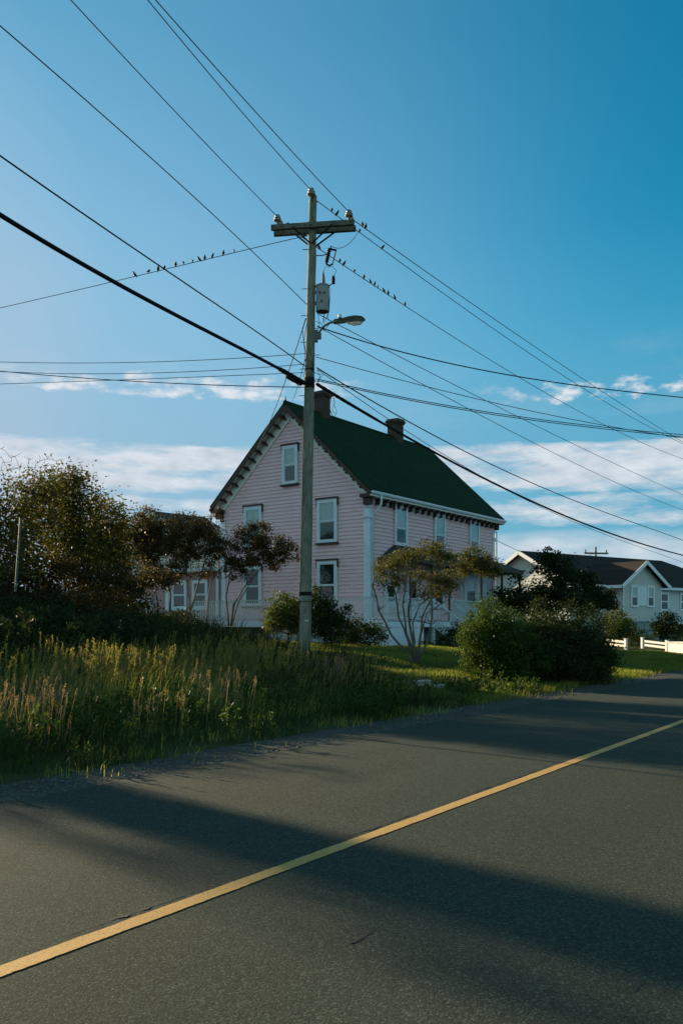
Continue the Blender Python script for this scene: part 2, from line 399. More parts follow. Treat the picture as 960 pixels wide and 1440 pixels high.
nB = t.noise(cvec(26, 60, 3.1), 1.0, 8, .60)    # small puffs
nC = t.noise(cvec(5, 16, 7.7), 1.0, 5, .55)     # coverage
def layer(mask, n, lo, hi): return t.ramp(t.math('MULTIPLY_ADD', t.math('SUBTRACT', mask, 1.0), .55, n), [(lo, 0.0), (hi, 1.0)])
mul = lambda a, b: t.math('MULTIPLY', a, b)
b1 = layer(band(.135, .158, .198, .212), nA, .28, .50)       # main low bank
b1 = mul(b1, azband(-.9, -.42, .9, 1.0))
b2 = layer(band(.095, .118, .142, .158), nA, .38, .60)
b3 = layer(band(.0, .03, .09, .125), nC, .30, .70)
b4 = mul(layer(band(.238, .256, .275, .292), nB, .43, .62), azband(-.42, -.33, -.02, .04))   # puffs on the left
b5 = mul(layer(band(.225, .248, .264, .288), nB, .47, .62), azband(.14, .24, .9, 1.0))
b6 = t.math('MULTIPLY', layer(band(.20, .23, .30, .36), nC, .50, .85), .22)
cl = b1
for b in (b2, b3, b4, b5): cl = t.math('MAXIMUM', cl, b)
cl = t.math('MINIMUM', t.math('ADD', mul(cl, .88), b6), .95)
cl = mul(cl, t.ramp(t.math('MULTIPLY_ADD', az, .16, .5), [(0, 0), (.1, 1)]))
skyc = t.mix(1.0, sky.outputs[0], SKY_TINT, 'MULTIPLY')
hz = t.ramp(el, [(0.0, .35), (.10, .06), (.33, .03), (.45, 0.0)])          # hazier towards the horizon
dp = t.n('ShaderNodeVectorMath', operation='DOT_PRODUCT'); t.l(tc.outputs['Generated'], dp.inputs[0]); dp.inputs[1].default_value = sd
glow = t.ramp(dp.outputs['Value'], [(.30, 0.0), (.50, .04), (.66, .26), (.857, .62), (.895, .76), (1.0, .95)], 'B_SPLINE')     # bright air round the sun
hz = t.math('MINIMUM', t.math('ADD', hz, mul(glow, t.ramp(el, [(0, 1.0), (.36, 1.0), (.6, .5), (1.0, .3)]))), .95)
shade = t.ramp(nB, [(.3, CLOUD_LO), (.7, CLOUD_HI)])
skyc = t.mix(t.ramp(el, [(0.0, .9), (.12, .85), (.22, .70), (.34, .12), (.42, 0.0)]), skyc, LOWSKY)
skyc = t.mix(hz, skyc, HAZE)
full = t.mix(cl, skyc, shade)
# cloud added in the unseen sky behind the camera to brighten shaded walls
back_fill = mul(layer(t.ramp(el, [(.03, 0), (.12, 1), (.75, 1), (1.0, 0)]), nC, .30, .52), t.ramp(sp.outputs[1], [(0.0, 1.0), (.05, 1.0)]))
back_fill = mul(back_fill, t.ramp(t.math('MULTIPLY_ADD', sp.outputs[1], .5, .5), [(.40, 1.0), (.58, 0.0)]))
full = t.mix(back_fill, full, BACK_FILL)
bg = t.n('ShaderNodeBackground'); t.l(full, bg.inputs[0]); bg.inputs[1].default_value = SKY_STR
t.l(bg.outputs[0], t.out.inputs[0])

scene.view_settings.view_transform = 'Standard'; scene.view_settings.look = 'None'
scene.view_settings.exposure = EXPOSURE; scene.view_settings.gamma = 1.0; scene.view_settings.use_curve_mapping = False
scene.cycles.max_bounces = 8; scene.cycles.transparent_max_bounces = 12

# ------------------------------------------------------------------ ground sheet
def geo(a, b, n): return list(a * (b / a) ** (np.arange(1, n + 1) / n))
s_l = sorted([-x for x in geo(30, 1500, 14)] + list(np.arange(-30, 62, .7)) + geo(62, 2500, 22))
q_l = sorted([-x for x in geo(6, 1200, 14)] + list(np.arange(-6, -1, .8)) + [-1.0, -.8, 0, 3, 6.0, 6.5, 7.0, 7.4] + list(np.arange(7.7, 30, .45)) + geo(30, 2500, 26))
S, Q = np.meshgrid(s_l, q_l, indexing='ij')
H = ground_sq(S, Q)
under = (Q > -.9) & (Q < 7.55); H = np.where(under, -.06, H - .012 + 0.0 * Q)
X = S * RD[0] + Q * RN[0]; Y = S * RD[1] + Q * RN[1]
V = np.stack([X, Y, H], -1).reshape(-1, 3); nq = len(q_l)
ii, jj = np.meshgrid(np.arange(len(s_l) - 1), np.arange(nq - 1), indexing='ij'); k0 = (ii * nq + jj).ravel()
gr = np_obj('ground', V, np.stack([k0, k0 + nq, k0 + nq + 1, k0 + 1], 1)[:, ::-1], M['soil'], smooth=True); tag(gr, kind='structure')

def strip(name, q0, q1, z, mat, s0, s1, ds, j0=0.0, j1=0.0, seed=1, thick=0.0):
    r = np.random.default_rng(seed); s = np.concatenate([np.arange(s0, 40, ds), np.array(geo(40, s1, 60))]); n = len(s)
    def jag(a):
        v = r.normal(0, 1, n); v = .5 * v + .5 * np.convolve(v, np.ones(9) / 3, 'same'); return a * v
    a = q0 + jag(j0); b = q1 + jag(j1); vs = []; fs = []
    for k in range(n):
        for q in (a[k], b[k]): vs.append((*xy(s[k], q), z))
        if thick:
            for q in (a[k] - .01, b[k] + .01): vs.append((*xy(s[k], q), z - thick))
    m = 4 if thick else 2
    for k in range(n - 1):
        o = k * m; fs.append((o, o + m, o + m + 1, o + 1))
        if thick: fs += [(o + 1, o + 1 + m, o + 3 + m, o + 3), (o, o + 2, o + 2 + m, o + m)]
    b_ = MB(); b_.add(vs, fs); ob = b_.build(name, mat); return tag(ob, kind='structure')
strip('gravel_shoulder', 6.2, 8.05, 0.0, M['gravel'], -25, 1500, .12, 0, .05, 3)
strip('near_gravel_shoulder', -1.4, -.2, -.004, M['gravel'], -25, 1500, .3, .06, 0, 4)
strip('road', -.45, 6.92, .022, M['asphalt'], -25, 1500, .10, .02, .016, 5, .03)
strip('centre_line', 3.508, 3.626, .0265, M['line'], -25, 1500, .022, .0030, .0030, 6)

def crack(px, pts, wd):
    b = MB(); vs = []
    n = len(pts)
    for i, (x, y) in enumerate(pts):
        Yd = (CZ - .0262) * F / (y - HY); X_ = (x - CX) / F * Yd
        wv = wd * math.sin(math.pi * (i + .25) / (n - .5)) * random.uniform(.7, 1.3)
        vs += [(X_, Yd + wv, .0262), (X_, Yd - wv, .0262)]
    b.add(vs, [(2 * i, 2 * i + 1, 2 * i + 3, 2 * i + 2) for i in range(n - 1)])
    o = b.build('road_crack', M['tar']); tag(o, kind='structure')
crack(0, [(480, 1330), (488, 1326), (496, 1324), (504, 1321), (508, 1318), (516, 1312), (526, 1306), (537, 1298)], .014)
crack(0, [(886, 1396), (890, 1391), (895, 1385), (899, 1381), (904, 1376)], .010)

def seam(s0, s1, q0, wd, seed):
    r = np.random.default_rng(seed); n = int((s1 - s0) / .05); vs = []
    for k in range(n + 1):
        s_ = s0 + (s1 - s0) * k / n; w_ = wd * max(.08, abs(r.normal(0, .7))) * math.sin(math.pi * (k + .3) / (n + .6)); qq = q0 + .012 * math.sin(s_ * 5) + r.normal(0, .006)
        vs += [(*xy(s_, qq - w_), .0258), (*xy(s_, qq + w_), .0258)]
    b = MB(); b.add(vs, [(2 * k, 2 * k + 2, 2 * k + 3, 2 * k + 1) for k in range(n)]); tag(b.build('road_crack', M['tar']), kind='structure')
for a in ((2.6, 4.1, 3.70, .010, 1), (5.0, 6.6, 3.69, .014, 2), (6.9, 9.4, 3.68, .011, 3), (12, 17, 3.69, .012, 4)): seam(*a)
# loose stones on the shoulder
def pebbles():
    vs, fs = [], []
    n = 1500; s = rng.uniform(-2, 32, n); q = 7.3 + rng.normal(0, .38, n)
    ok = (q > 6.3) & (q < 8.1); s, q = s[ok], q[ok]
    x, y = s * RD[0] + q * RN[0], s * RD[1] + q * RN[1]
    r = rng.uniform(.006, .017, len(s)) * rng.choice([1, 1, 1, 1.8], len(s))
    base = np.array([(1, 0, 0), (0, 1, 0), (-1, 0, 0), (0, -1, 0), (0, 0, .75), (0, 0, -.4)])
    V = np.stack([x, y, np.full(len(s), .008)], 1)[:, None, :] + base[None] * r[:, None, None] * rng.uniform(.6, 1.4, (len(s), 6, 1))
    T = np.array([(0, 1, 4), (1, 2, 4), (2, 3, 4), (3, 0, 4), (1, 0, 5), (2, 1, 5), (3, 2, 5), (0, 3, 5)])
    Fc = (np.arange(len(s)) * 6)[:, None, None] + T[None]
    m = basic('loose_stones', (.13, .13, .115), (.06, .06, .055), 9, .9, .2)
    o = np_obj('gravel_stones', V.reshape(-1, 3), Fc.reshape(-1, 3), m); tag(o, kind='stuff')
pebbles()

# ------------------------------------------------------------------ grasses (stuff)
def in_view(x, y, z, ml=900, mr=160):
    px = CX + F * x / np.maximum(y, 3.0); return (y > -1) & (px > -ml) & (px < 960 + mr)
def sample(n, s0, s1, q0, q1, keep):
    s = rng.uniform(s0, s1, n); q = rng.uniform(q0, q1, n); x = s * RD[0] + q * RN[0]; y = s * RD[1] + q * RN[1]
    ok = in_view(x, y, 0) & (rng.random(n) < keep(s, q)); return x[ok], y[ok], s[ok], q[ok]
def blades(name, x, y, z, h, wd, lean, mat, nseg=3, leanvar=.35, droop=.5):
    n = len(x); an = rng.uniform(0, 2 * np.pi, n); side = np.stack([np.cos(an), np.sin(an), 0 * an], 1)
    ld = np.stack([np.cos(an + 1.57) * leanvar + lean, np.sin(an + 1.57) * leanvar - .10, 0 * an], 1) * rng.uniform(.25, 1.1, n)[:, None]
    V = np.zeros((n, 2 * nseg + 1, 3)); root = np.stack([x, y, z], 1)
    for k in range(nseg + 1):
        u = k / nseg; c = root + ld * (h * (u ** 1.8))[:, None] + np.array([0, 0, 1.0]) * (h * (u - droop * .5 * u ** 3))[:, None]
        ww = wd * (1 - u) ** .6
        if k < nseg:
            V[:, 2 * k] = c - side * ww[:, None] * .5; V[:, 2 * k + 1] = c + side * ww[:, None] * .5
        else: V[:, 2 * nseg] = c
    b = (np.arange(n) * (2 * nseg + 1))[:, None]; tr = []
    for k in range(nseg - 1): tr += [(2 * k, 2 * k + 1, 2 * k + 3), (2 * k, 2 * k + 3, 2 * k + 2)]
    tr.append((2 * nseg - 2, 2 * nseg - 1, 2 * nseg))
    Fc = (b[:, :, None] + np.array(tr)[None]).reshape(-1, 3)
    o = np_obj(name, V.reshape(-1, 3), Fc, mat); return tag(o, kind='stuff')

def tall_keep(s, q):
    edge = 16.0 + (q - 9.5) * .42 + 1.0 * np.sin(q * 1.7)
    k = sst(-1.5, 1.5, edge - s) * sst(7.75, 8.25, q + .25 * np.sin(s * 2.1))
    return k
def rough(x, y): return .5 + .5 * np.sin(x * 1.1 + 1.7 * np.sin(y * .53)) * np.sin(y * .83 + 1.2 * np.sin(x * .71))
x, y, s, q = sample(225000, -10, 26, 7.75, 27, tall_keep)
hh = (.20 + .36 * sst(8.0, 10.8, q) + .45 * sst(16.5, 20, q) * (1 - .6 * sst(14, 19, s)) + .22 * sst(11.5, 14, s) * sst(8.3, 10, q)) * rng.uniform(.45, 1.35, len(x)) * (.68 + .6 * rough(x, y))
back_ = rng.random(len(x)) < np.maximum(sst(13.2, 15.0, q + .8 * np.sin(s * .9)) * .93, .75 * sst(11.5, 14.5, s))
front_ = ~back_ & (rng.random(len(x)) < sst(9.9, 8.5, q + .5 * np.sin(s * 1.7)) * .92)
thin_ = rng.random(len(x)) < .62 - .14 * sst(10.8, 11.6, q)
for nm, mk, mt in (('tall_grass', ~back_ & ~front_ & thin_, M['grass']), ('shade_toned_verge_grass', front_, M['shadegrass']), ('shade_toned_weeds', back_, M['shadeweed'])):  # grass in the shaded zones takes the darkened leaf colours
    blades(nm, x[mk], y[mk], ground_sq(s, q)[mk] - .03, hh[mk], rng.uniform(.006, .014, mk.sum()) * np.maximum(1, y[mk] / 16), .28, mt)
x, y, s, q = sample(10500, -10, 24, 9.5, 24, lambda s, q: tall_keep(s, q) * .45)
hh = rng.uniform(.6, 1.05, len(x)); blades('long_stems', x, y, ground_sq(s, q), hh, rng.uniform(.005, .008, len(x)) * np.maximum(1, y / 14), .30, M['seed'], 4, .22, .3)

def tips(name, x, y, z, h, length, size, mat, npt, spread, lean=.12, stemmat=True):
    """spikes of small leaves or seeds along the upper part of each stalk"""
    n = len(x); vs = []; top = np.stack([x, y, z], 1)
    lx = rng.normal(lean, .10, n); ly = rng.normal(-.03, .08, n)
    u = rng.random((n, npt)) ; c = top[:, None, :].repeat(npt, 1)
    hv = h[:, None] - length[:, None] * u
    sp_ = spread * (.35 + .65 * u)
    c[..., 2] += hv; c[..., 0] += lx[:, None] * hv + rng.normal(0, 1, (n, npt)) * sp_; c[..., 1] += ly[:, None] * hv + rng.normal(0, 1, (n, npt)) * sp_
    d = rng.normal(0, 1, (n, npt, 3)); d[..., 2] += .8; d /= np.linalg.norm(d, axis=-1, keepdims=True)
    e = np.cross(d, rng.normal(0, 1, (n, npt, 3))); e /= np.linalg.norm(e, axis=-1, keepdims=True) + 1e-9
    sz = (size * rng.uniform(.6, 1.4, (n, npt)))[..., None]
    V = np.stack([c - d * sz * .2, c + e * sz * .28 + d * sz * .35, c + d * sz, c - e * sz * .28 + d * sz * .35], 2).reshape(-1, 3)
    Fc = np.arange(len(V)).reshape(-1, 4)
    nl = len(V)
    # stalks
    st = []; sf = []
    hw = .0035 * np.maximum(1, y / 12)
    base = np.stack([x, y, z], 1); tip = base + np.stack([lx * h, ly * h, h], 1); wv = np.stack([hw, hw * .3, 0 * hw], 1)
    SV = np.stack([base - wv, base + wv, tip + wv * .5, tip - wv * .5], 1).reshape(-1, 3)
    V = np.concatenate([V, SV]); Fc = np.concatenate([Fc, nl + np.arange(len(SV)).reshape(-1, 4)])
    o = np_obj(name, V, Fc, mat); return tag(o, kind='stuff')
x, y, s, q = sample(3600, -2, 18, 8.8, 12.6, lambda s, q: tall_keep(s, q) * (.06 + .75 * (rough(s * 1.5 + 2, q * 1.7) > .66)))
tips('seed_heads', x, y, ground_sq(s, q), rng.uniform(.35, .75, len(x)), rng.uniform(.08, .2, len(x)), .017, M['seed'], 30, .016)
x, y, s, q = sample(5200, 0, 14.5, 11.0, 13.8, lambda s, q: tall_keep(s, q) * (.08 + .38 * (rough(s * 1.2, q * 2.0) > .5)))
tips('spike_weeds', x, y, ground_sq(s, q), rng.uniform(.45, .9, len(x)), rng.uniform(.2, .5, len(x)), .028, M['weed'], 56, .018)
x, y, s, q = sample(2800, 0, 19, 7.9, 12, lambda s, q: tall_keep(s, q) * (.10 + .75 * (rough(s * .9, q * 1.9) > .56)))
tips('broadleaf_weeds', x, y, ground_sq(s, q), rng.uniform(.18, .5, len(x)), rng.uniform(.15, .42, len(x)), .052, M['broad'], 30, .055)
x, y, s, q = sample(6400, -8, 26, 13.6, 25, lambda s, q: tall_keep(s, q) * sst(13.4, 15.5, q) * .9)
tips('shade_toned_bracken', x, y, ground_sq(s, q), rng.uniform(.5, 1.2, len(x)) * (1 - .55 * sst(13, 18, s)), rng.uniform(.3, .6, len(x)), .085, M['shadeweed'], 30, .12)  # leaf colour carries the shade under the thicket
# stray tufts creeping over the gravel edge
x, y, s, q = sample(18500, -10, 30, 7.1, 8.3, lambda s, q: sst(7.15, 8.1, q) * (rough(s * 2.6, q * 3.0) > .62) * .8)
blades('verge_tufts', x, y, np.maximum(ground_sq(s, q), 0) - .01, rng.uniform(.06, .26, len(x)), rng.uniform(.005, .010, len(x)), .15, M['grass'], 3, .6)
# short lawn and verge turf
def lawn_keep(s, q):
    edge = 16.0 + (q - 9.5) * .42 + 1.0 * np.sin(q * 1.7)
    return sst(-1.5, 1.0, s - edge) * sst(7.7, 8.1, q + .2 * np.sin(s * 1.6) + .12 * np.sin(s * 5.1))
x, y, s, q = sample(230000, 13, 48, 7.7, 24, lambda s, q: lawn_keep(s, q) * np.clip(1.25 - (s - 14) / 55, .3, 1))
hh = rng.uniform(.035, .085, len(x)) * (1 + 1.1 * sst(.55, .95, rough(x * 1.2, y * 1.2)) + 1.5 * sst(9.2, 8.0, q) * rng.random(len(x)))
blades('lawn_grass', x, y, ground_sq(s, q) - .01, hh, rng.uniform(.008, .016, len(x)) * np.maximum(1, y / 22), .1, M['lawn'], 2, .5)
x, y, s, q = sample(900, 14, 30, 7.9, 9.6, lambda s, q: lawn_keep(s, q) * (rough(s * .9, q * 2.5) > .72))
tips('verge_weeds', x, y, ground_sq(s, q), rng.uniform(.12, .35, len(x)), rng.uniform(.1, .3, len(x)), .06, M['broad'], 16, .06)

# ------------------------------------------------------------------ trees and bushes
def leaf_cloud(cent, per, sig, size, flat=.75):
    n = len(cent) * per; c = np.repeat(cent, per, 0) + rng.normal(0, 1, (n, 3)) * np.repeat(np.asarray(sig).reshape(-1, 1) * np.ones((len(cent), 1)), per, 0) * np.array([1, 1, flat])
    d = rng.normal(0, 1, (n, 3)); d[:, 2] *= .7; d /= np.linalg.norm(d, axis=1, keepdims=True)
    e = np.cross(d, rng.normal(0, 1, (n, 3))); e /= np.linalg.norm(e, axis=1, keepdims=True) + 1e-9
    sz = (size * rng.uniform(.4, 1.5, n))[:, None]
    V = np.stack([c, c + e * sz * .30 + d * sz * .45, c + d * sz, c - e * sz * .30 + d * sz * .45], 1)
    return V.reshape(-1, 3)
def lobe_points(lobes, n, shell=.55, low=-.75):
    vol = np.array([l[3] * l[4] * l[5] for l in lobes]) ** .72; vol /= vol.sum(); out = []
    for l, k in zip(lobes, np.maximum(1, np.round(vol * n).astype(int))):
        d = rng.normal(0, 1, (k * 3, 3)); d /= np.linalg.norm(d, axis=1, keepdims=True); d = d[d[:, 2] > low][:k]
        r = shell + (1 - shell) * rng.random(len(d)) ** .8
        r = r * (1 + .30 * np.sin(d[:, 0] * 5 + l[0] * 3) * np.sin(d[:, 2] * 6 + l[1] * 3) + .16 * np.sin(d[:, 1] * 9 + d[:, 2] * 7 + l[2])) + rng.exponential(.05, len(d))
        out.append(np.array(l[:3]) + d * r[:, None] * np.array(l[3:6]))
    return np.concatenate(out)
def branch(mb, a, b, r0, r1, wob=.08, n=5, bow=(0, 0, .12)):
    a = Vector(a); b = Vector(b); L = (b - a).length; pts = []
    for i in range(n):
        u = i / (n - 1); k = 4 * u * (1 - u)
        pts.append(a.lerp(b, u) + Vector(bow) * (k * L) + Vector((random.gauss(0, 1), random.gauss(0, 1), random.gauss(0, .6))) * (wob * L * k * .5))
    mb.tube(pts, [r0 + (r1 - r0) * i / (n - 1) for i in range(n)], 5 if r0 < .05 else 8)
    return pts
def tree(name, label, cat, base, lobes, nclump, per, size, mat, bark, sig=.16, r0=.07, stems=None, split=.35, group=None, shell=.55, twig=.007, bare=None, low=-.75, limbs=True):
    gx, gy = base; gz = ground(gx, gy) - .05; o = Vector((gx, gy, gz))
    root = empty(name, o, 0, label, cat, group)
    L = [(l[0] - gx, l[1] - gy, l[2] - gz, l[3], l[4], l[5]) for l in lobes]
    cent = lobe_points(L, nclump, shell, low)
    mb = MB(); nodes = []
    if stems is None:
        top = Vector(np.average(np.array([l[:3] for l in L]), axis=0, weights=[l[3] * l[5] for l in L])); fork = Vector((top.x * split, top.y * split, top.z * split))
        p = branch(mb, (0, 0, -.1), fork, r0, r0 * .75, .05, 5, (0, 0, 0)); nodes = [(q, r0 * .75) for q in p[2:]]
    else:
        for st in stems:
            pts = [Vector(q) - o for q in st[0]]; m = len(pts)
            fine = []
            for i in range(m - 1):
                for u in (0, .5): fine.append(pts[i].lerp(pts[i + 1], u) + Vector((random.gauss(0, .012), random.gauss(0, .012), 0)) * (1 if u else 0))
            fine.append(pts[-1]); rr = [st[1] * (1 - .62 * i / (len(fine) - 1)) for i in range(len(fine))]
            mb.tube(fine, rr, 7); nodes += [(q, rr[i + len(fine) // 2]) for i, q in enumerate(fine[len(fine) // 2:])]
    ends = [Vector(c) for c in cent]
    if bare:
        ends_b = [Vector(c) - o for c in bare]; ends_b += [e + Vector((random.gauss(0, .22), random.gauss(0, .2), random.uniform(-.45, .12))) for e in ends_b for _ in range(5)]
    else: ends_b = []
    if limbs:
        ends2 = sorted(ends + ends_b, key=lambda v: v.length)
        for c in ends2:
            best = min(nodes, key=lambda nd: (nd[0] - c).length + (1.2 * max(0, nd[0].z - c.z)))
            ra = max(twig, best[1] * .72); rb = max(twig * .6, ra * .5)
            p = branch(mb, best[0], c, ra, rb, .06 if (c - best[0]).length > .8 else .12, 4, (0, 0, random.uniform(-.02, .05)))
            nodes += [(p[2], (ra + rb) / 2), (p[3], rb)]
    mb.build('trunk', bark, root, smooth=True)
    sg = sig * rng.uniform(.6, 1.3, len(cent))
    V = leaf_cloud(cent, per, sg, size)
    np_obj('crown', V, np.arange(len(V)).reshape(-1, 4), mat, root)
    return root
def lobe(px, py, Y, rx, ry, depth=None):
    c = P(px, py, Y); a = rx * Y / F; b = ry * Y / F; return (c.x, c.y, c.z, a, depth if depth else a * .9, b)
def gp(px, Y): return ((px - CX) / F * Y, Y)

# thicket at the left
G = 'trees of the thicket on the rise'
tree('thicket_tree', 'bushy olive tree at the thicket edge, its crown tapering down to the low pink cottage', 'tree', gp(140, 30), [lobe(152, 735, 30, 26, 32), lobe(118, 758, 30, 34, 45), lobe(150, 790, 30, 34, 36)], 190, 60, .10, M['leaf_thicket'], M['bark'], .27, .09, group=G)
tree('thicket_tree', 'tall olive and gold tree with the highest leafy peak of the thicket', 'tree', gp(100, 27.5), [lobe(105, 700, 27.5, 34, 34), lobe(80, 735, 27.5, 38, 48), lobe(112, 780, 27.5, 40, 42), lobe(104, 672, 27.5, 10, 12)], 250, 60, .095, M['leaf_thicket'], M['bark'], .26, .10, group=G)
tree('thicket_tree', 'thin leaved tree with bare twigs rising above its crown beside the leaning pipe', 'tree', gp(52, 25), [lobe(48, 715, 25, 34, 36), lobe(40, 765, 25, 36, 46), lobe(62, 690, 25, 26, 22)], 170, 44, .085, M['leaf_thicket'], M['bark'], .25, .09, group=G,
     bare=[P(a, b, 25 + c) for a, b, c in ((40, 648, 0), (57, 643, .3), (79, 650, -.3), (28, 660, .2), (50, 655, .5), (64, 660, 0), (72, 640, .4), (34, 672, -.3))])
tree('thicket_tree', 'half bare tree at the edge of the picture with long bare upper branches', 'tree', gp(-12, 23), [lobe(-5, 745, 23, 42, 46), lobe(14, 790, 23, 40, 36), lobe(-30, 690, 23, 30, 40)], 150, 46, .085, M['leaf_thicket'], M['bark'], .25, .09, group=G,
     bare=[P(a, b, 23 + c) for a, b, c in ((8, 634, 0), (14, 640, .3), (-2, 630, -.2), (18, 660, .2), (26, 655, .4), (4, 665, 0), (28, 690, .2), (-14, 640, .3))])
tree('rusty_bush', 'low rusty bush crowding the foot of the thicket', 'bush', gp(110, 25.5), [lobe(95, 818, 25.5, 56, 36), lobe(150, 830, 26, 42, 30), lobe(35, 818, 25, 56, 38), lobe(-30, 815, 25, 50, 40), lobe(60, 850, 24.5, 110, 22)], 420, 58, .085, M['leaf_red'], M['barkdark'], .19, .05, group=G)
tree('thicket_tree', 'spreading leafy tree far beyond the left edge of the thicket', 'tree', gp(-110, 26), [lobe(-90, 720, 26, 50, 50), lobe(-110, 790, 26, 64, 60), lobe(-60, 830, 25.5, 50, 40)], 260, 56, .10, M['leaf_thicket'], M['bark'], .22, .1, group=G)
tree('thicket_bush', 'broad low bush of the thicket standing well beyond the picture edge', 'bush', gp(-180, 27), [lobe(-175, 756, 27, 62, 36), lobe(-180, 800, 27, 60, 34), lobe(-150, 830, 26.5, 50, 34)], 260, 56, .11, M['leaf_thicket'], M['bark'], .24, .11, group=G)
tree('thicket_bush', 'last low bush of the thicket row, added out of view to shade the field', 'bush', gp(-300, 27), [lobe(-290, 760, 27, 70, 36), lobe(-300, 800, 27, 66, 34), lobe(-250, 825, 26.5, 60, 34)], 260, 56, .11, M['leaf_thicket'], M['bark'], .24, .11, group=G)  # unseen bush added to widen the shade on the field
for s_b, lab in ((10.0, 'unseen leafy bush added beside the last of the thicket row to shade the field'), (7.0, 'unseen leafy bush added on the crest to shade the field'), (4.0, 'unseen leafy bush added on the crest for shade, farthest from the house')):  # bushes out of view, added to block the low sun from the field
    cx_, cy_ = xy(s_b, 26.5); gz_ = ground(cx_, cy_)
    tree('shade_bush', lab, 'bush', (cx_, cy_), [(cx_, cy_, gz_ + 1.5, 1.7, 1.7, 1.5), (cx_ + .4, cy_ + .3, gz_ + 2.2, 1.1, 1.1, 1.0)], 220, 56, .11, M['leaf_thicket'], M['bark'], .24, .08, group=G, low=-.95)
# small rounded trees in front of the house
G2 = 'small gnarled trees before the pink house'
tree('gnarled_tree', 'small gnarled tree leaning over the pink gable with a rounded rusty crown', 'tree', gp(322, 37.5), [lobe(352, 760, 37.5, 27, 19), lobe(392, 775, 37.5, 26, 18), lobe(336, 785, 37.5, 22, 16), lobe(372, 790, 37.5, 28, 12), lobe(334, 806, 37.5, 15, 16), lobe(366, 744, 37.5, 12, 9)], 170, 75, .085, M['leaf_red'], M['bark'], .14, .05, group=G2,
     stems=[([P(325, 880, 37.5), P(329, 850, 37.5), P(343, 826, 37.5), P(366, 800, 37.5)], .055), ([P(322, 880, 37.7), P(318, 840, 37.7), P(324, 805, 37.7), P(332, 790, 37.7)], .04), ([P(326, 880, 37.5), P(336, 845, 37.1), P(355, 815, 37.0), P(352, 775, 37.1)], .035)])
tree('gnarled_tree', 'small gnarled tree with a flat crown against the house corner, its pale trunk forked low', 'tree', gp(267, 39), [lobe(262, 742, 39, 32, 18), lobe(292, 752, 39, 24, 20), lobe(302, 772, 39, 18, 20), lobe(252, 765, 39, 22, 16), lobe(285, 778, 39, 26, 15), lobe(256, 800, 39, 18, 18), lobe(293, 803, 39, 13, 16)], 190, 75, .085, M['leaf_red'], M['barklight'], .15, .06, group=G2,
     stems=[([P(266, 880, 39), P(266, 840, 39), P(262, 800, 39), P(258, 760, 39)], .06), ([P(267, 862, 39), P(276, 830, 39), P(287, 795, 39), P(292, 760, 39)], .05), ([P(290, 880, 38.7), P(293, 840, 38.7), P(300, 800, 38.7)], .05)])
tree('gnarled_tree', 'dark gnarled tree hiding the pale green gable behind the pink cottage roof', 'tree', gp(236, 40), [lobe(208, 740, 40, 28, 24), lobe(186, 765, 40, 24, 24), lobe(226, 770, 40, 26, 20), lobe(192, 786, 40, 32, 16), lobe(160, 778, 40, 26, 26), lobe(214, 806, 40, 18, 18)], 190, 75, .09, M['leaf_red'], M['bark'], .16, .06, group=G2,
     stems=[([P(238, 880, 40), P(240, 835, 40), P(228, 800, 40), P(214, 755, 40)], .06), ([P(222, 885, 39.7), P(202, 830, 39.7), P(196, 790, 39.7)], .045)])
tree('gnarled_tree', 'tallest of the gnarled trees, filling the gap between the thicket and the house', 'tree', gp(205, 41), [lobe(232, 752, 41, 26, 20), lobe(205, 760, 41, 24, 26), lobe(252, 778, 41, 22, 16), lobe(176, 752, 41, 22, 22)], 180, 70, .09, M['leaf_red'], M['bark'], .18, .06, group=G2)
tree('gnarled_tree', 'knee high rusty shrub tree over the pale blue cottage door', 'tree', gp(222, 32), [lobe(218, 818, 32, 27, 17), lobe(200, 836, 32, 14, 12), lobe(240, 815, 32, 14, 12)], 70, 55, .08, M['leaf_red'], M['barkdark'], .13, .05, group=G2,
     stems=[([P(222, 890, 32), P(222, 855, 32), P(219, 830, 32)], .05), ([P(196, 890, 32), P(194, 858, 32), P(200, 840, 32)], .035)])
tree('undergrowth_bush', 'dark undergrowth bush between the thicket and the blue cottage door', 'bush', gp(170, 30), [lobe(165, 845, 30, 42, 30), lobe(120, 850, 29, 40, 24), lobe(252, 874, 31, 24, 12), lobe(178, 846, 31.5, 18, 26)], 220, 46, .085, M['leaf_dark'], M['barkdark'], .17, .05, group=G2)
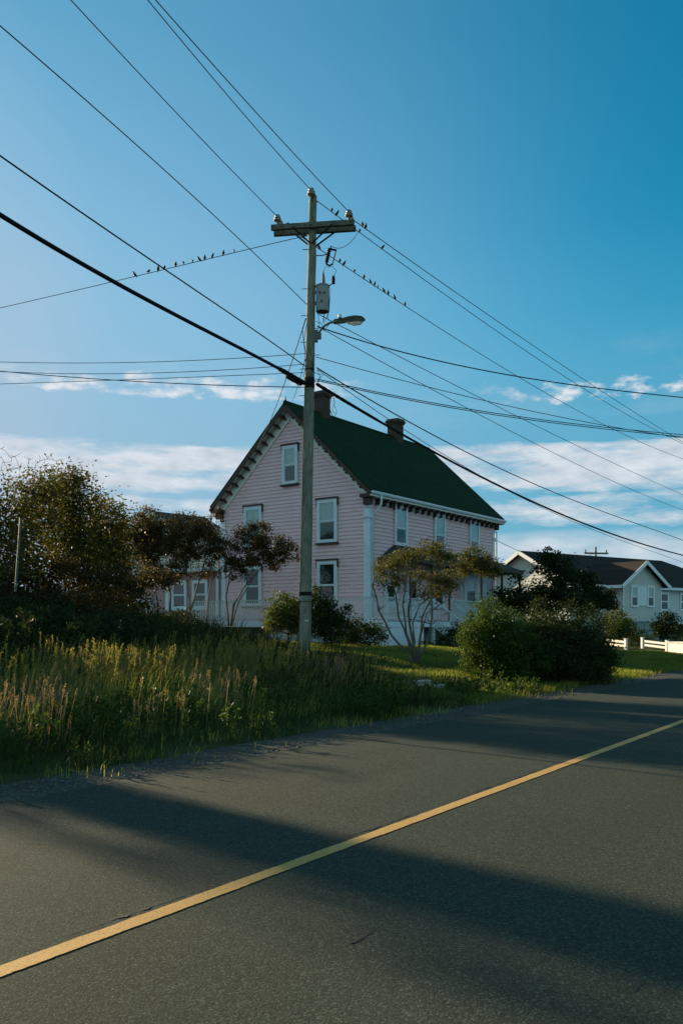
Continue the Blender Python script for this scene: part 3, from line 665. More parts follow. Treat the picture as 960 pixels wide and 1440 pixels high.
# vase shaped shrub tree on the lawn
Ya = 21.0
tree('vase_shaped_tree', 'many stemmed vase shaped tree with a golden umbrella crown above the pale planter block', 'tree', gp(582, Ya),
     [lobe(548, 797, Ya, 22, 13, .5), lobe(572, 784, Ya, 24, 14, .55), lobe(607, 774, Ya, 24, 15, .55), lobe(622, 785, Ya, 18, 13, .5), lobe(535, 803, Ya, 13, 9, .4), lobe(618, 815, Ya, 22, 14, .5), lobe(590, 812, Ya + .3, 20, 10, .5), lobe(552, 818, Ya, 24, 14, .45), lobe(628, 822, Ya, 14, 12, .4), lobe(608, 832, Ya, 26, 14, .5)], 400, 24, .05, M['leaf_small'], M['bark'], .07, .05, shell=.15, twig=.0040, bare=[P(random.uniform(533, 636), random.uniform(795, 848), Ya + random.uniform(-.5, .5)) for _ in range(80)],
     stems=[([P(581, 932, Ya), P(572, 917, Ya), P(550, 893, Ya - .2), P(532, 858, Ya - .3), P(524, 825, Ya - .3), P(524, 803, Ya - .2)], .034),
            ([P(582, 930, Ya), P(573, 900, Ya + .1), P(560, 868, Ya + .2), P(556, 835, Ya + .3), P(549, 805, Ya + .2)], .032),
            ([P(584, 930, Ya), P(576, 880, Ya), P(574, 855, Ya - .1), P(584, 822, Ya - .2), P(598, 795, Ya - .2)], .036),
            ([P(584, 930, Ya), P(571, 890, Ya - .2), P(566, 850, Ya - .3), P(571, 815, Ya - .4), P(572, 795, Ya - .4)], .028),
            ([P(585, 932, Ya), P(591, 893, Ya + .2), P(593, 868, Ya + .3), P(606, 843, Ya + .3), P(630, 822, Ya + .3)], .034),
            ([P(586, 932, Ya), P(600, 905, Ya - .1), P(606, 878, Ya - .2), P(607, 850, Ya - .2), P(604, 815, Ya - .2)], .032),
            ([P(590, 898, Ya + .2), P(600, 862, Ya + .3), P(616, 852, Ya + .2), P(631, 843, Ya + .1)], .020),
            ([P(583, 905, Ya), P(580, 875, Ya + .4), P(590, 850, Ya + .5), P(612, 835, Ya + .5), P(622, 800, Ya + .4)], .024)])
tree('round_headed_tree', 'small round headed tree on a dark trunk in front of the bay window', 'tree', gp(677, 33), [lobe(672, 785, 33, 20, 14), lobe(663, 797, 33, 22, 14), lobe(684, 803, 33, 18, 14)], 90, 60, .075, M['leaf_small'], M['barkdark'], .12, .05,
     stems=[([P(677, 905, 33), P(677, 850, 33), P(676, 812, 33), P(672, 795, 33)], .055), ([P(694, 905, 33.4), P(694, 850, 33.4), P(690, 815, 33.3)], .04)])
# bushes
tree('big_round_bush', 'rounded bright green bush at the lawn edge, sunlit towards the vase shaped tree', 'bush', gp(697, 23.6), [lobe(697, 898, 23.6, 44, 44, 1.0), lobe(712, 918, 23.5, 44, 46, 1.0), lobe(680, 918, 23.4, 30, 40, .8)], 520, 120, .055, M['leaf_bush'], M['barkdark'], .11, .05, shell=.72, low=-.95)
tree('dark_round_bush', 'large dark green bush at the road edge beside the brighter rounded bush', 'bush', gp(785, 24.4), [lobe(765, 905, 24.4, 46, 48, 1.2), lobe(800, 912, 24.6, 50, 50, 1.3), lobe(822, 925, 24.8, 34, 40, 1.0), lobe(750, 925, 24.0, 40, 40, 1.0)], 560, 100, .06, M['leaf_dark'], M['barkdark'], .13, .05, shell=.7, low=-.95)
tree('round_bush', 'rounded bush behind the utility pole with sunlit yellow green leaves', 'bush', gp(404, 30), [lobe(403, 862, 30, 26, 27, .8), lobe(388, 872, 30, 16, 18, .6), lobe(420, 866, 30, 22, 30, .7)], 150, 60, .08, M['leaf_shrub'], M['barkdark'], .13, .05, low=-.95)
tree('round_bush', 'dark rounded bush just past the utility pole under the ground floor window', 'bush', gp(456, 30.5), [lobe(450, 864, 30.5, 26, 34, .9), lobe(470, 878, 30.5, 20, 26, .8)], 170, 60, .08, M['leaf_dark'], M['barkdark'], .14, .05, low=-.95)
tree('low_bush', 'low dark bush hiding the lattice under the railing', 'bush', gp(508, 35), [lobe(505, 890, 35, 24, 18, .7), lobe(528, 893, 35, 12, 14, .4), lobe(486, 893, 35, 16, 14, .5)], 110, 55, .08, M['leaf_dark'], M['barkdark'], .13, .04, low=-.95)
tree('low_bush', 'low dark plant growing at the foot of the porch steps', 'bush', gp(640, 37), [lobe(632, 898, 37, 20, 13, .6), lobe(655, 894, 37, 18, 18, .6), lobe(608, 910, 36, 16, 8, .5)], 90, 55, .08, M['leaf_dark'], M['barkdark'], .13, .04, low=-.95)
tree('dark_tree', 'dark leafy tree spreading over the front of the white bungalow', 'tree', gp(775, 46), [lobe(786, 806, 46, 26, 22), lobe(752, 850, 46, 28, 17), lobe(812, 828, 46, 36, 22), lobe(782, 850, 46, 60, 24), lobe(772, 785, 46, 14, 10), lobe(842, 845, 46, 26, 16), lobe(712, 842, 46, 16, 14), lobe(728, 812, 46, 9, 6)], 250, 85, .15, M['leaf_dark'], M['barkdark'], .20, .12)
tree('garden_shrub', 'loose green shrub behind the white rail fence with pale sunlit leaves', 'bush', gp(873, 53), [lobe(870, 878, 53, 22, 20), lobe(883, 890, 53, 20, 14), lobe(860, 893, 53, 12, 12)], 110, 46, .12, M['leaf_shrub'], M['barkdark'], .2, .05, low=-.95)
tree('garden_shrub', 'dark garden shrub below the bungalow porch rail', 'bush', gp(938, 54), [lobe(938, 880, 54, 18, 16), lobe(928, 890, 54, 10, 10)], 80, 46, .12, M['leaf_dark'], M['barkdark'], .2, .05, low=-.95)
tree('garden_shrub', 'small yellow green shrub behind the white sided bin', 'bush', gp(956, 53), [lobe(956, 893, 53, 9, 14), lobe(972, 890, 53, 12, 16)], 40, 40, .12, M['leaf_shrub'], M['barkdark'], .18, .04, low=-.95)
tree('garden_shrub', 'low flowering clump at the gap in the white rail fence', 'bush', gp(893, 52), [lobe(890, 904, 52, 9, 7), lobe(908, 900, 52, 14, 7)], 60, 36, .09, M['weed'], M['barkdark'], .13, .03, low=-.95)

# slender evergreen standing outside the picture; it throws the broad band of shade over the road
def slender_evergreen():
    bx, by = -24.98, 28.72; gz = ground(bx, by) - .05
    HT = 11.3 - gz; root = empty('slender_evergreen', (bx, by, gz), 0, 'slender dark evergreen column standing in the tall grass outside the view', 'tree')
    mb = MB(); mb.tube([(0, 0, -.1), (.02, 0, 4.0), (0, .02, HT - .1)], [.16, .11, .02], 8); mb.build('trunk', M['bark'], root)
    pd = np.array([.682, .731, 0]); parts = []
    for (off, rad, n, per) in ((.36, .38, 1600, 34), (-.34, .58, 900, 5)):
        z = rng.uniform(1.2, HT - (0 if off > 0 else .5), n); an = rng.uniform(0, 2 * np.pi, n); r = np.minimum(rad, .15 + (HT + .05 - z) * .5) * rng.uniform(.05, 1, n) ** .5
        parts.append(leaf_cloud(np.stack([np.cos(an) * r, np.sin(an) * r, z], 1) + pd * off, per, .10, .10))
    V = np.concatenate(parts)
    np_obj('crown', V, np.arange(len(V)).reshape(-1, 4), M['needle'], root)
slender_evergreen()

# leaning pipe in the field
pb = MB(); b0 = P(22, 832, 19.1); t0 = P(29.5, 728, 19.1); pb.tube([(0, 0, 0), (t0 - b0) * .5, t0 - b0], [.025, .025, .025], 8); pb.tube([(t0 - b0) * .985, (t0 - b0) * 1.0], [.030, .030], 8)
tag(pb.build('leaning_pipe', M['postmetal'], None, loc=b0), 'thin pale metal pipe leaning in the dark grass before the thicket', 'pipe')

# planter blocks and a scrap on the verge
def block(name, px, py, Y, sz, rz, label):
    c = P(px, py, Y); gz = ground(c.x, c.y); b = MB()
    a, d, h = sz
    b.box((0, 0, h * .5), (a, d, h)); b.box((0, 0, h * .9 + .02), (a + .05, d + .05, h * .2))
    o = b.build(name, M['stone'], None, loc=(c.x, c.y, gz - .03)); o.rotation_euler = (R(2), R(-3), rz)
    mo = o.modifiers.new('edge', 'BEVEL'); mo.width = .015; mo.segments = 2
    tag(o, label, 'planter block')
block('planter_block', 594, 936, 20.4, (.34, .24, .13), R(15), 'pale concrete block at the foot of the vase shaped tree')
block('planter_block', 617, 940, 20.3, (.22, .2, .07), R(-12), 'low mossy block in the grass a step from the paler block')
def scrap():
    c = P(517, 1024, 13.8); b = MB(); r = np.random.default_rng(3)
    n, m = 7, 5; vs = []
    for i in range(n):
        for j in range(m): vs.append(((i - 3) * .022 + r.normal(0, .006), (j - 2) * .02 + r.normal(0, .006), .012 + .022 * abs(math.sin(i * 1.3 + j)) + r.uniform(0, .02)))
    fs = [(i * m + j, (i + 1) * m + j, (i + 1) * m + j + 1, i * m + j + 1) for i in range(n - 1) for j in range(m - 1)]
    b.add(vs, fs); o = b.build('dead_leaf', basic('dry_leaf', (.22, .085, .05), (.12, .05, .03), 20, .8, .1), None, loc=(c.x, c.y, .0))
    tag(o, 'crumpled reddish dead leaf lying on the gravel shoulder', 'leaf')
scrap()
# ------------------------------------------------------------------ windows
def window(parent, pos, rz, wd, ht, casing=.13, label=None, hood=True, blind=.5, trim='trim', dark='brown', sill=True, curtain=True, depth=.09):
    """pos = bottom centre on the wall face (parent coordinates); faces local -Y"""
    b = MB(); d = depth; w2 = wd / 2
    b.bb((-w2, -d, 0), (-w2 + casing, -.002, ht)); b.bb((w2 - casing, -d, 0), (w2, -.002, ht))
    b.bb((-w2 + casing, -d + .003, ht - casing * 1.1), (w2 - casing, -.002, ht)); b.bb((-w2 + casing, -d + .003, 0), (w2 - casing, -.002, casing * .8))
    fr = b.build('window', M[trim], parent, loc=pos, rz=rz)
    if label: fr['label'] = label
    iw = w2 - casing; z0 = casing * .8; z1 = ht - casing * 1.1; zm = z0 + (z1 - z0) * blind
    s = MB(); q = .045
    for a, c, dy in ((z0, zm, 0), (zm, z1, -.018)):                # two sashes, upper one in front
        y0, y1 = -.062 + dy, -.03 + dy
        s.bb((-iw, y0, a), (-iw + q, y1, c)); s.bb((iw - q, y0, a), (iw, y1, c)); s.bb((-iw + q, y0 + .002, a), (iw - q, y1, a + q)); s.bb((-iw + q, y0 + .002, c - q), (iw - q, y1, c))
    s.build('sash', M[trim], fr)
    g = MB()
    g.add([(-iw + q, -.046, z0 + q), (iw - q, -.046, z0 + q), (iw - q, -.046, zm - q), (-iw + q, -.046, zm - q)], [(0, 1, 2, 3)]); g.add([(-iw + q, -.064, zm + q), (iw - q, -.064, zm + q), (iw - q, -.064, z1 - q), (-iw + q, -.064, z1 - q)], [(0, 1, 2, 3)]); g.build('pane', M['glass'], fr)
    k = MB(); k.bb((-iw, -.016, z0), (iw, -.006, z1)); k.build('blind', M['darkroom'], fr)
    if curtain:
        c = MB(); n = 21; vs = []
        for zz in (zm + .02, z1):
            for i in range(n): vs.append((-iw + 2 * iw * i / (n - 1), -.027 + .008 * math.sin(i * 1.55), zz))
        c.add(vs, [(i, i + 1, n + i + 1, n + i) for i in range(n - 1)]); c.build('curtain', M['curtain'], fr, smooth=True)
    if hood:
        h = MB(); h.bb((-w2 - .06, -d - .05, ht), (w2 + .06, -.002, ht + .075))
        h.bb((-w2 - .055, -d + .01, ht - .32), (-w2 - .003, -.002, ht - .002)); h.bb((w2 + .003, -d + .01, ht - .32), (w2 + .055, -.002, ht - .002)); h.build('hood', M[dark], fr)
    if sill:
        l = MB(); l.bb((-w2 - .07, -d - .05, -.09), (w2 + .07, -.002, -.003)); l.build('sill', M[dark], fr)
    return fr

def railing(parent, a, b, z0, h, mat, gap=.13, bt=.035, name='railing'):
    a = Vector((a[0], a[1], 0)); b = Vector((b[0], b[1], 0)); L = (b - a).length; m = MB(); zz = Vector((0, 0, 1))
    m.bar(a + zz * (z0 + h), b + zz * (z0 + h), .07, .055); m.bar(a + zz * (z0 + .10), b + zz * (z0 + .10), .055, .05)
    n = max(2, int(L / gap))
    for i in range(1, n):
        p = a.lerp(b, i / n); m.bar(p + zz * (z0 + .10), p + zz * (z0 + h), bt, bt, (1, 0, 0))
    return m.build(name, M[mat], parent)

# ------------------------------------------------------------------ the pink house
HZ = .70
HR = R(54)
house = empty('pink_house', (1.25, 40, HZ), HR, 'big pink clapboard house with a steep dark green gable roof and brown brackets', 'house')
def hb(mb, name, mat, parent=None, smooth=False): return mb.build(name, M[mat], parent or house, off=(0, 0, -HZ), smooth=smooth)
LN, WD = 13.0, 9.27
OV, OG = .45, .50                    # overhang at the eaves and at the gables
ZR, ZE = 12.62, 7.86                 # ridge and eave edge heights (top of roof)
k_ = (ZR - ZE) / (WD / 2 + OV)
def roofz(y): return ZE + (min(y, WD - y) + OV) * k_
def gext(z):
    zt = z + .30
    if zt <= roofz(0): return (0.0, WD)
    y = (zt - ZE) / k_ - OV
    return (y, WD - y)
b = MB()
b.clap((0, 0), (0, 1), (-1, 0), 1.75, 12.3, .18, gext, .04)                         # gable towards the road corner
b.clap((0, 0), (1, 0), (0, -1), 1.75, 7.95, .18, lambda z: (0, LN), .04)            # long front
b.clap((LN, 0), (0, 1), (1, 0), 1.75, 12.3, .18, gext, .04)
b.clap((0, WD), (1, 0), (0, 1), 1.75, 7.95, .18, lambda z: (0, LN), .04)
core = [(0.02, .02, 1.7), (.02, WD - .02, 1.7), (.02, WD - .02, 7.9), (.02, WD / 2, 12.2), (.02, .02, 7.9)]
b.prism(core, (LN - .04, 0, 0))
hb(b, 'wall', 'pink')
b = MB(); b.bb((.06, .06, .3), (LN - .06, WD - .06, 1.74)); hb(b, 'foundation', 'found')
# roof
x0, x1 = -OG, LN + OG
b = MB(); T = .13
b.slab([(x0, -OV, ZE), (x1, -OV, ZE), (x1, WD / 2, ZR), (x0, WD / 2, ZR)], T)
b.slab([(x0, WD + OV, ZE), (x1, WD + OV, ZE), (x1, WD / 2, ZR), (x0, WD / 2, ZR)], T)
b.tube([(x0, WD / 2, ZR - .03), (x1, WD / 2, ZR - .03)], .09, 6)
roof = hb(b, 'roof', 'greenroof')
def chim(x, wx, wy, top, oct_=False):
    c = MB(); y = WD / 2; zb = ZR - .9
    c.bb((x - wx / 2, y - wy / 2, zb), (x + wx / 2, y + wy / 2, top - .34))
    for i, (g, h) in enumerate(((.05, .09), (.10, .14), (.05, .08))):
        z = top - .337 + (0, .093, .236)[i]; c.bb((x - wx / 2 - g, y - wy / 2 - g, z), (x + wx / 2 + g, y + wy / 2 + g, z + h))
    o = hb(c, 'chimney', 'chimney', roof); mo = o.modifiers.new('edge', 'BEVEL'); mo.width = .03; mo.segments = 2
    return o
chim(2.55, .62, .62, 13.75); c2 = chim(9.6, .66, .72, 13.68)
# moss and sticks on the ridge: little dark tufts seen against the sky
# rake boards, soffits, brackets of both gables
for xg, sx in ((0, -1), (LN, 1)):
    b = MB(); sf = MB()
    for side in (0, 1):
        ya, yb = (-OV, WD / 2) if side == 0 else (WD + OV, WD / 2)
        A = Vector((xg + sx * (OG - .02), ya, ZE - .23)); B = Vector((xg + sx * (OG - .02), yb, ZR - .21))
        b.bar(A, B, .05, .17, (0, 0, 1))
        C_ = Vector((xg + sx * .02, ya, ZE - .165)); D_ = Vector((xg + sx * .02, yb, ZR - .165)); E_ = Vector((xg + sx * (OG - .05), yb, ZR - .165)); F_ = Vector((xg + sx * (OG - .05), ya, ZE - .165))
        sf.slab([C_, F_, E_, D_], .03)
        # pale frieze board on the wall under the soffit
        sf.bar(Vector((xg + sx * .055, ya + (.45 if side == 0 else -.45), ZE - .52 + .42)), Vector((xg + sx * .055, yb, ZR - .52)), .05, .42, (0, 0, 1))
    hb(b, 'rake_board', 'brown'); hb(sf, 'soffit', 'soffit')
    n = 11
    for side in (0, 1):
        for i in range(n):
            u = (i + .8) / (n + .5); y = u * WD / 2 - .05
            yy = y if side == 0 else WD - y; z = roofz(y) - .40
            sl_ = math.atan(k_) * (1 if side == 0 else -1)
            m = MB(); Mx = Matrix.Rotation(sl_, 3, 'X'); c = Vector((xg + sx * .27, yy, z + .04))
            m.box(c, (.40, .085, .12), M=Mx); m.box(c + Mx @ Vector((-sx * .14, 0, -.12)), (.13, .08, .14), M=Mx)
            hb(m, 'rake_bracket', 'brown')
# eave: fascia, gutter, frieze, brackets
b = MB(); b.bb((x0, -OV - .002, ZE - .30), (x1, -OV + .03, ZE - .10)); b.bb((-.02, -OV + .03, ZE - .30), (LN + .02, -.022, ZE - .26)); hb(b, 'fascia', 'soffit')
b = MB(); n = 10
for xx in (x0 - .02, x1 + .02): pass
prof = [(-.11, .03), (-.115, -.04), (-.085, -.10), (-.03, -.115), (-.004, -.10), (-.004, .03)]
b.prism([(x0 + .05, -OV + p[0], ZE - .10 + p[1]) for p in prof], (x1 - x0 - .02, 0, 0)); hb(b, 'gutter', 'trim')
b = MB(); b.bb((.3, -.05, 7.34), (LN - .3, -.021, 7.56)); hb(b, 'frieze', 'soffit')
for i in range(21):
    x = .55 + i * (LN - 1.1) / 20; m = MB()
    m.bb((x - .065, -.40, 7.42), (x + .065, -.052, 7.555)); m.bb((x - .063, -.22, 7.26), (x + .063, -.053, 7.418)); hb(m, 'eave_bracket', 'brown')
# corner returns and corner boards with capitals
for (cx_, cy_, sx, sy) in ((0, 0, -1, -1), (0, WD, -1, 1), (LN, 0, 1, -1)):
    m = MB(); w_ = .25
    m.bb((cx_ + sx * .045 if sx < 0 else cx_ - w_, cy_ - .06 if sy < 0 else cy_ + .022, 1.8), (cx_ + w_ if sx < 0 else cx_ + .045, cy_ - .022 if sy < 0 else cy_ + .06, 7.1))
    m.bb((cx_ + sx * .062, cy_ + (-.063 if sy < 0 else -w_), 1.8), (cx_ + sx * .022, cy_ + (w_ if sy < 0 else .063), 7.097))
    hb(m, 'corner_board', 'trim')
    m = MB(); m.bb((cx_ + (-.12 if sx < 0 else -w_ - .03), cy_ + (-.12 if sy < 0 else -w_ - .03), 6.62), (cx_ + (w_ + .03 if sx < 0 else .12), cy_ + (w_ + .03 if sy < 0 else .12), 6.74))
    hb(m, 'capital', 'trim'); m = MB()
    m.bb((cx_ + (-.10 if sx < 0 else -w_), cy_ + (-.10 if sy < 0 else -w_), 7.1), (cx_ + (w_ if sx < 0 else .10), cy_ + (w_ if sy < 0 else .10), 7.2)); hb(m, 'capital', 'trim')
    m = MB(); ox = -.42 if sx < 0 else .0; oy = -.42 if sy < 0 else -.2
    m.bb((cx_ + ox, cy_ + oy, 7.53), (cx_ + ox + .44, cy_ + oy + .64, 7.70)); m.bb((cx_ + ox * .6 - .02, cy_ + oy * .5 - .02, 7.22), (cx_ + ox * .6 + .24, cy_ + oy * .5 + .34, 7.528)); hb(m, 'eave_return', 'brown')
# downspouts
m = MB(); m.tube([(.30, -OV - .06, ZE - .2), (.30, -OV - .06, 7.25), (.28, -.30, 7.0), (.18, -.13, 6.8), (.18, -.12, 2.0)], .055, 8); hb(m, 'downspout', 'trim', smooth=True)
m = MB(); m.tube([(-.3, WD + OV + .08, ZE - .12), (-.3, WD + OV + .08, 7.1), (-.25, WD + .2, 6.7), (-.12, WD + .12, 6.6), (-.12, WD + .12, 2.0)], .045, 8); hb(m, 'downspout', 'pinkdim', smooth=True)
m = MB(); m.tube([(LN + .1, -.12, 7.1), (LN + .1, -.12, 2)], .05, 8); hb(m, 'downspout', 'trim', smooth=True)
# windows
wz = lambda z: z - HZ
GA = R(-90)
window(house, (-.046, 4.62, wz(8.62)), GA, .98, 1.92, label='attic window in the gable with white curtains')
window(house, (-.046, 2.33, wz(5.60)), GA, 1.18, 2.08); window(house, (-.046, 7.06, wz(5.66)), GA, 1.18, 2.06)
window(house, (-.046, 2.33, wz(2.62)), GA, 1.18, 2.12, blind=.45, curtain=False); window(house, (-.046, 7.09, wz(2.62)), GA, 1.18, 2.06, blind=.5, curtain=False)
for x in (2.68, 6.5, 10.4): window(house, (x, -.046, wz(5.52)), 0, 1.16, 2.0, blind=.42, sill=False)
# front deck wrapping round the corner
b = MB(); b.bb((-1.5, -2.0, 1.70), (LN + .3, -.06, 1.86)); b.bb((-1.5, -.058, 1.70), (-.06, 10.3, 1.857)); hb(b, 'deck', 'trim')
b = MB(); b.bb((-1.53, -2.03, 1.56), (LN + .3, -2.001, 1.80)); b.bb((-1.531, -2.0, 1.56), (-1.502, 10.3, 1.80)); hb(b, 'deck_skirt', 'trim')
b = MB(); b.bb((-1.52, -2.02, 1.80), (LN + .3, -2.004, 1.85)); hb(b, 'deck_edge', 'found')
for (a, c) in (((-1.44, -1.94), (-1.44, 4.2)), ((-1.44, 4.2), (-1.44, 10.2)), ((-1.44, -1.94), (2.6, -1.94)), ((4.4, -1.94), (8.6, -1.94)), ((8.6, -1.94), (LN + .2, -1.94))):
    railing(house, a, c, 1.86 - HZ, 1.0, 'rail')
for (x, y) in ((-1.44, -1.94), (-1.44, 4.2), (-1.44, 10.2), (2.6, -1.94), (4.4, -1.94), (8.6, -1.94)):
    m = MB(); m.bb((x - .055, y - .055, 1.862), (x + .055, y + .055, 3.02)); m.bb((x - .07, y - .07, 3.022), (x + .07, y + .07, 3.07)); hb(m, 'railing_post', 'rail')
for i, x in enumerate((-1.44, 2.6, 4.5, 6.6, 8.7, 10.8, 12.9)):
    m = MB(); m.bb((x - .07, -1.99, .3), (x + .07, -1.85, 1.698)); hb(m, 'deck_post', 'rail')
# lattice under the gable side and the white panel under the corner
b = MB(); y0, y1, z0, z1 = -1.2, 4.5, .55, 1.55; st = .16
n = int((y1 - y0 + (z1 - z0)) / st)
for i in range(n):
    for sgn in (1, -1):
        # diagonals clipped to the panel
        pts = []
        for (yy, zz) in [(y0 + i * st - (z1 - z0) + u * (z1 - z0), z0 + u * (z1 - z0)) for u in np.linspace(0, 1, 12)]:
            yq = yy if sgn == 1 else (y0 + y1) - yy
            if y0 <= yq <= y1: pts.append((-1.50 - .012 * sgn, yq, zz))
        if len(pts) > 1: b.bar(pts[0], pts[-1], .045, .012, (1, 0, 0))
b.bb((-1.55, y0 - .09, .4), (-1.48, y0 - .001, 1.56)); b.bb((-1.55, y1 + .001, .4), (-1.48, y1 + .09, 1.56)); hb(b, 'lattice', 'trim')
b = MB(); b.bb((-1.50, -2.0, .35), (1.6, -1.96, 1.558)); b.bb((-1.502, -1.955, .35), (-1.46, -1.3, 1.556)); b.bb((.2, -2.018, .5), (.235, -2.001, 1.5)); hb(b, 'panel', 'trim')
# steps with stringers and handrail
b = MB(); n = 6
for i in range(n): b.bb((2.75, -2.06 - .28 * (i + 1), 1.66 - .19 * (i + 1)), (4.25, -2.05 - .28 * i, 1.70 - .19 * (i + 1)))
for x in (2.68, 4.28): b.bar((x, -2.06, 1.62), (x, -2.06 - .28 * n, 1.62 - .19 * n), .05, .26, (0, 0, 1))
hb(b, 'steps', 'rail')
for x in (2.68, 4.28):
    m = MB(); a = Vector((x, -2.03, 2.78)); e = Vector((x, -3.72, 1.62)); m.bar(a, e, .06, .06); m.bb((x - .05, -3.77, .35), (x + .05, -3.67, 1.72))
    for i in range(1, 9):
        p = a.lerp(e, i / 9); m.bar(p, p - Vector((0, 0, .95)), .03, .03, (1, 0, 0))
    m.bar(a - Vector((0, 0, .9)), e - Vector((0, 0, .9)), .05, .05); hb(m, 'handrail', 'rail')
# verandah roof on slim dark posts
vz, vt, vd = 4.78, 5.50, 1.75
b = MB(); xa, xb = .75, LN + .15
b.add([(xa, -.03, vz), (xa, -vd, vz), (xb, -vd, vz), (xb, -.03, vz), (xa + 1.3, -.03, vt), (xb - 1.3, -.03, vt)], [(0, 1, 4), (1, 2, 5, 4), (2, 3, 5), (3, 0, 4, 5), (0, 3, 2, 1)])
vr = hb(b, 'verandah_roof', 'greyroof')
b = MB(); b.bb((xa - .04, -vd - .04, vz - .22), (xb + .04, -vd - .002, vz + .02)); b.bb((xa - .04, -vd, vz - .22), (xa - .002, -.03, vz + .018)); b.bb((xb + .002, -vd, vz - .22), (xb + .04, -.03, vz + .018)); hb(b, 'verandah_fascia', 'brown')
for x in (1.0, 3.0, 4.7, 8.1, 10.6, 12.9):
    m = MB(); m.bb((x - .05, -vd + .04, 1.862), (x + .05, -vd + .14, vz - .005)); m.bb((x - .09, -vd + .0, vz - .42), (x + .09, -vd + .18, vz - .224)); hb(m, 'verandah_post', 'brown')
# front door and sidelights
b = MB(); b.bb((2.95, -.10, 1.865), (3.09, -.022, 4.25)); b.bb((4.51, -.10, 1.865), (4.65, -.022, 4.25)); b.bb((3.09, -.098, 4.10), (4.51, -.022, 4.25)); hb(b, 'door_frame', 'trim')
b = MB(); b.bb((3.30, -.07, 1.87), (4.30, -.025, 4.0))
for (xa_, xb_, za, zb_) in ((3.42, 3.75, 2.0, 2.8), (3.85, 4.18, 2.0, 2.8)): b.bb((xa_, -.085, za), (xb_, -.0705, zb_))
door = hb(b, 'door', 'trim')
b = MB(); b.bb((3.45, -.078, 2.95), (4.15, -.072, 3.85)); hb(b, 'door_pane', 'glass', door)
b = MB(); b.lathe((4.2, -.11, 2.85), [(.0, -.04), (.03, -.03), (.035, 0), (.03, .03), (0.0, .04)], 8, (0, 1, 0)); hb(b, 'handle', 'brown', door)
window(house, (1.75, -.046, wz(2.62)), 0, 1.0, 1.95, hood=False, sill=True, dark='trim'); window(house, (6.4, -.046, wz(2.62)), 0, 1.1, 1.95, hood=False, dark='trim')
# three sided bay at the far end
b = MB(); bx0, bx1, bd = 8.9, 12.2, .85
poly = [(bx0, -.022), (bx0 + .8, -bd), (bx1 - .8, -bd), (bx1, -.022)]
b.prism([(p[0], p[1], 1.9) for p in poly], (0, 0, 2.65)); bay = hb(b, 'bay', 'trim')
b = MB(); b.prism([(p[0] + (-.08 if p[0] < 10 else .08), p[1] - (.08 if p[1] < -.1 else 0), 4.551) for p in poly], (0, 0, .1)); hb(b, 'bay_cornice', 'brown')
window(house, ((bx0 + bx1) / 2, -bd, wz(2.62)), 0, 1.15, 1.75, hood=False, dark='trim', curtain=False, blind=.55)
ang = math.atan2(-(bd - .022), .8)
window(house, (bx0 + .4, -(bd + .022) / 2 - .0, wz(2.62)), ang, .8, 1.75, hood=False, dark='trim', blind=.55); window(house, (bx1 - .4, -(bd + .022) / 2, wz(2.62)), -ang, .8, 1.75, hood=False, dark='trim', blind=.55)
# ridge finial
b = MB(); b.lathe((-.42, WD / 2, ZR - .02), [(.05, 0), (.05, .12), (.02, .16), (.03, .22), (.0, .3)], 8); hb(b, 'finial', 'brown')

# ------------------------------------------------------------------ low pink cottage wing behind the trees on the left
cz = 1.1
cot = empty('pink_cottage', (-6.45, 45.85, cz), R(54), 'low pink clapboard cottage with a flat felt roof half hidden by the small trees', 'house')
def cb(mb, name, mat, parent=None): return mb.build(name, M[mat], parent or cot, off=(0, 0, -cz))
b = MB(); CL, CW, CT = 5.5, 12.0, 4.55
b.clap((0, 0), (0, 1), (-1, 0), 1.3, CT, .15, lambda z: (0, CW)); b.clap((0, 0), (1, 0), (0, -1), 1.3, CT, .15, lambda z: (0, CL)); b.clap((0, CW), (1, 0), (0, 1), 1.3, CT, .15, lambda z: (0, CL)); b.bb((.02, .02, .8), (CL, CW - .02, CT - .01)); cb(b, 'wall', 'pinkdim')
b = MB(); b.slab([(-.3, -.3, CT + .12), (CL + .3, -.3, CT + .5), (CL + .3, CW + .3, CT + .75), (-.3, CW + .3, CT + .35)], .12); cb(b, 'roof', 'greyroof')
b = MB(); b.bar((-.34, -.3, CT + .06), (-.34, CW + .3, CT + .29), .05, .17); cb(b, 'fascia', 'rail')
for y in (0.0, 3.9, 8.6, CW - .2): m = MB(); m.bb((-.06, y - .05, 1.3), (-.022, y + .22, CT - .02)); cb(m, 'corner_board', 'trim')
for y in (1.0, 2.6, 10.6): window(cot, (-.03, y + .4, 2.55 - cz), GA, 1.15, 1.55, hood=False, dark='trim', curtain=False, blind=.5)
b = MB(); b.bb((-.07, 5.2, 1.3), (-.024, 6.9, 3.1))
arc = [(-.07, 6.05 + .85 * math.cos(a), 3.102 + .45 * math.sin(a)) for a in np.linspace(0, math.pi, 9)]
b.prism(arc, (.045, 0, 0)); door = cb(b, 'door', 'trim')
b = MB(); b.prism([(-.085, 6.05 + .55 * math.cos(a), 3.102 + .30 * math.sin(a)) for a in np.linspace(0, math.pi, 9)], (.012, 0, 0)); cb(b, 'fanlight', 'glass', door)

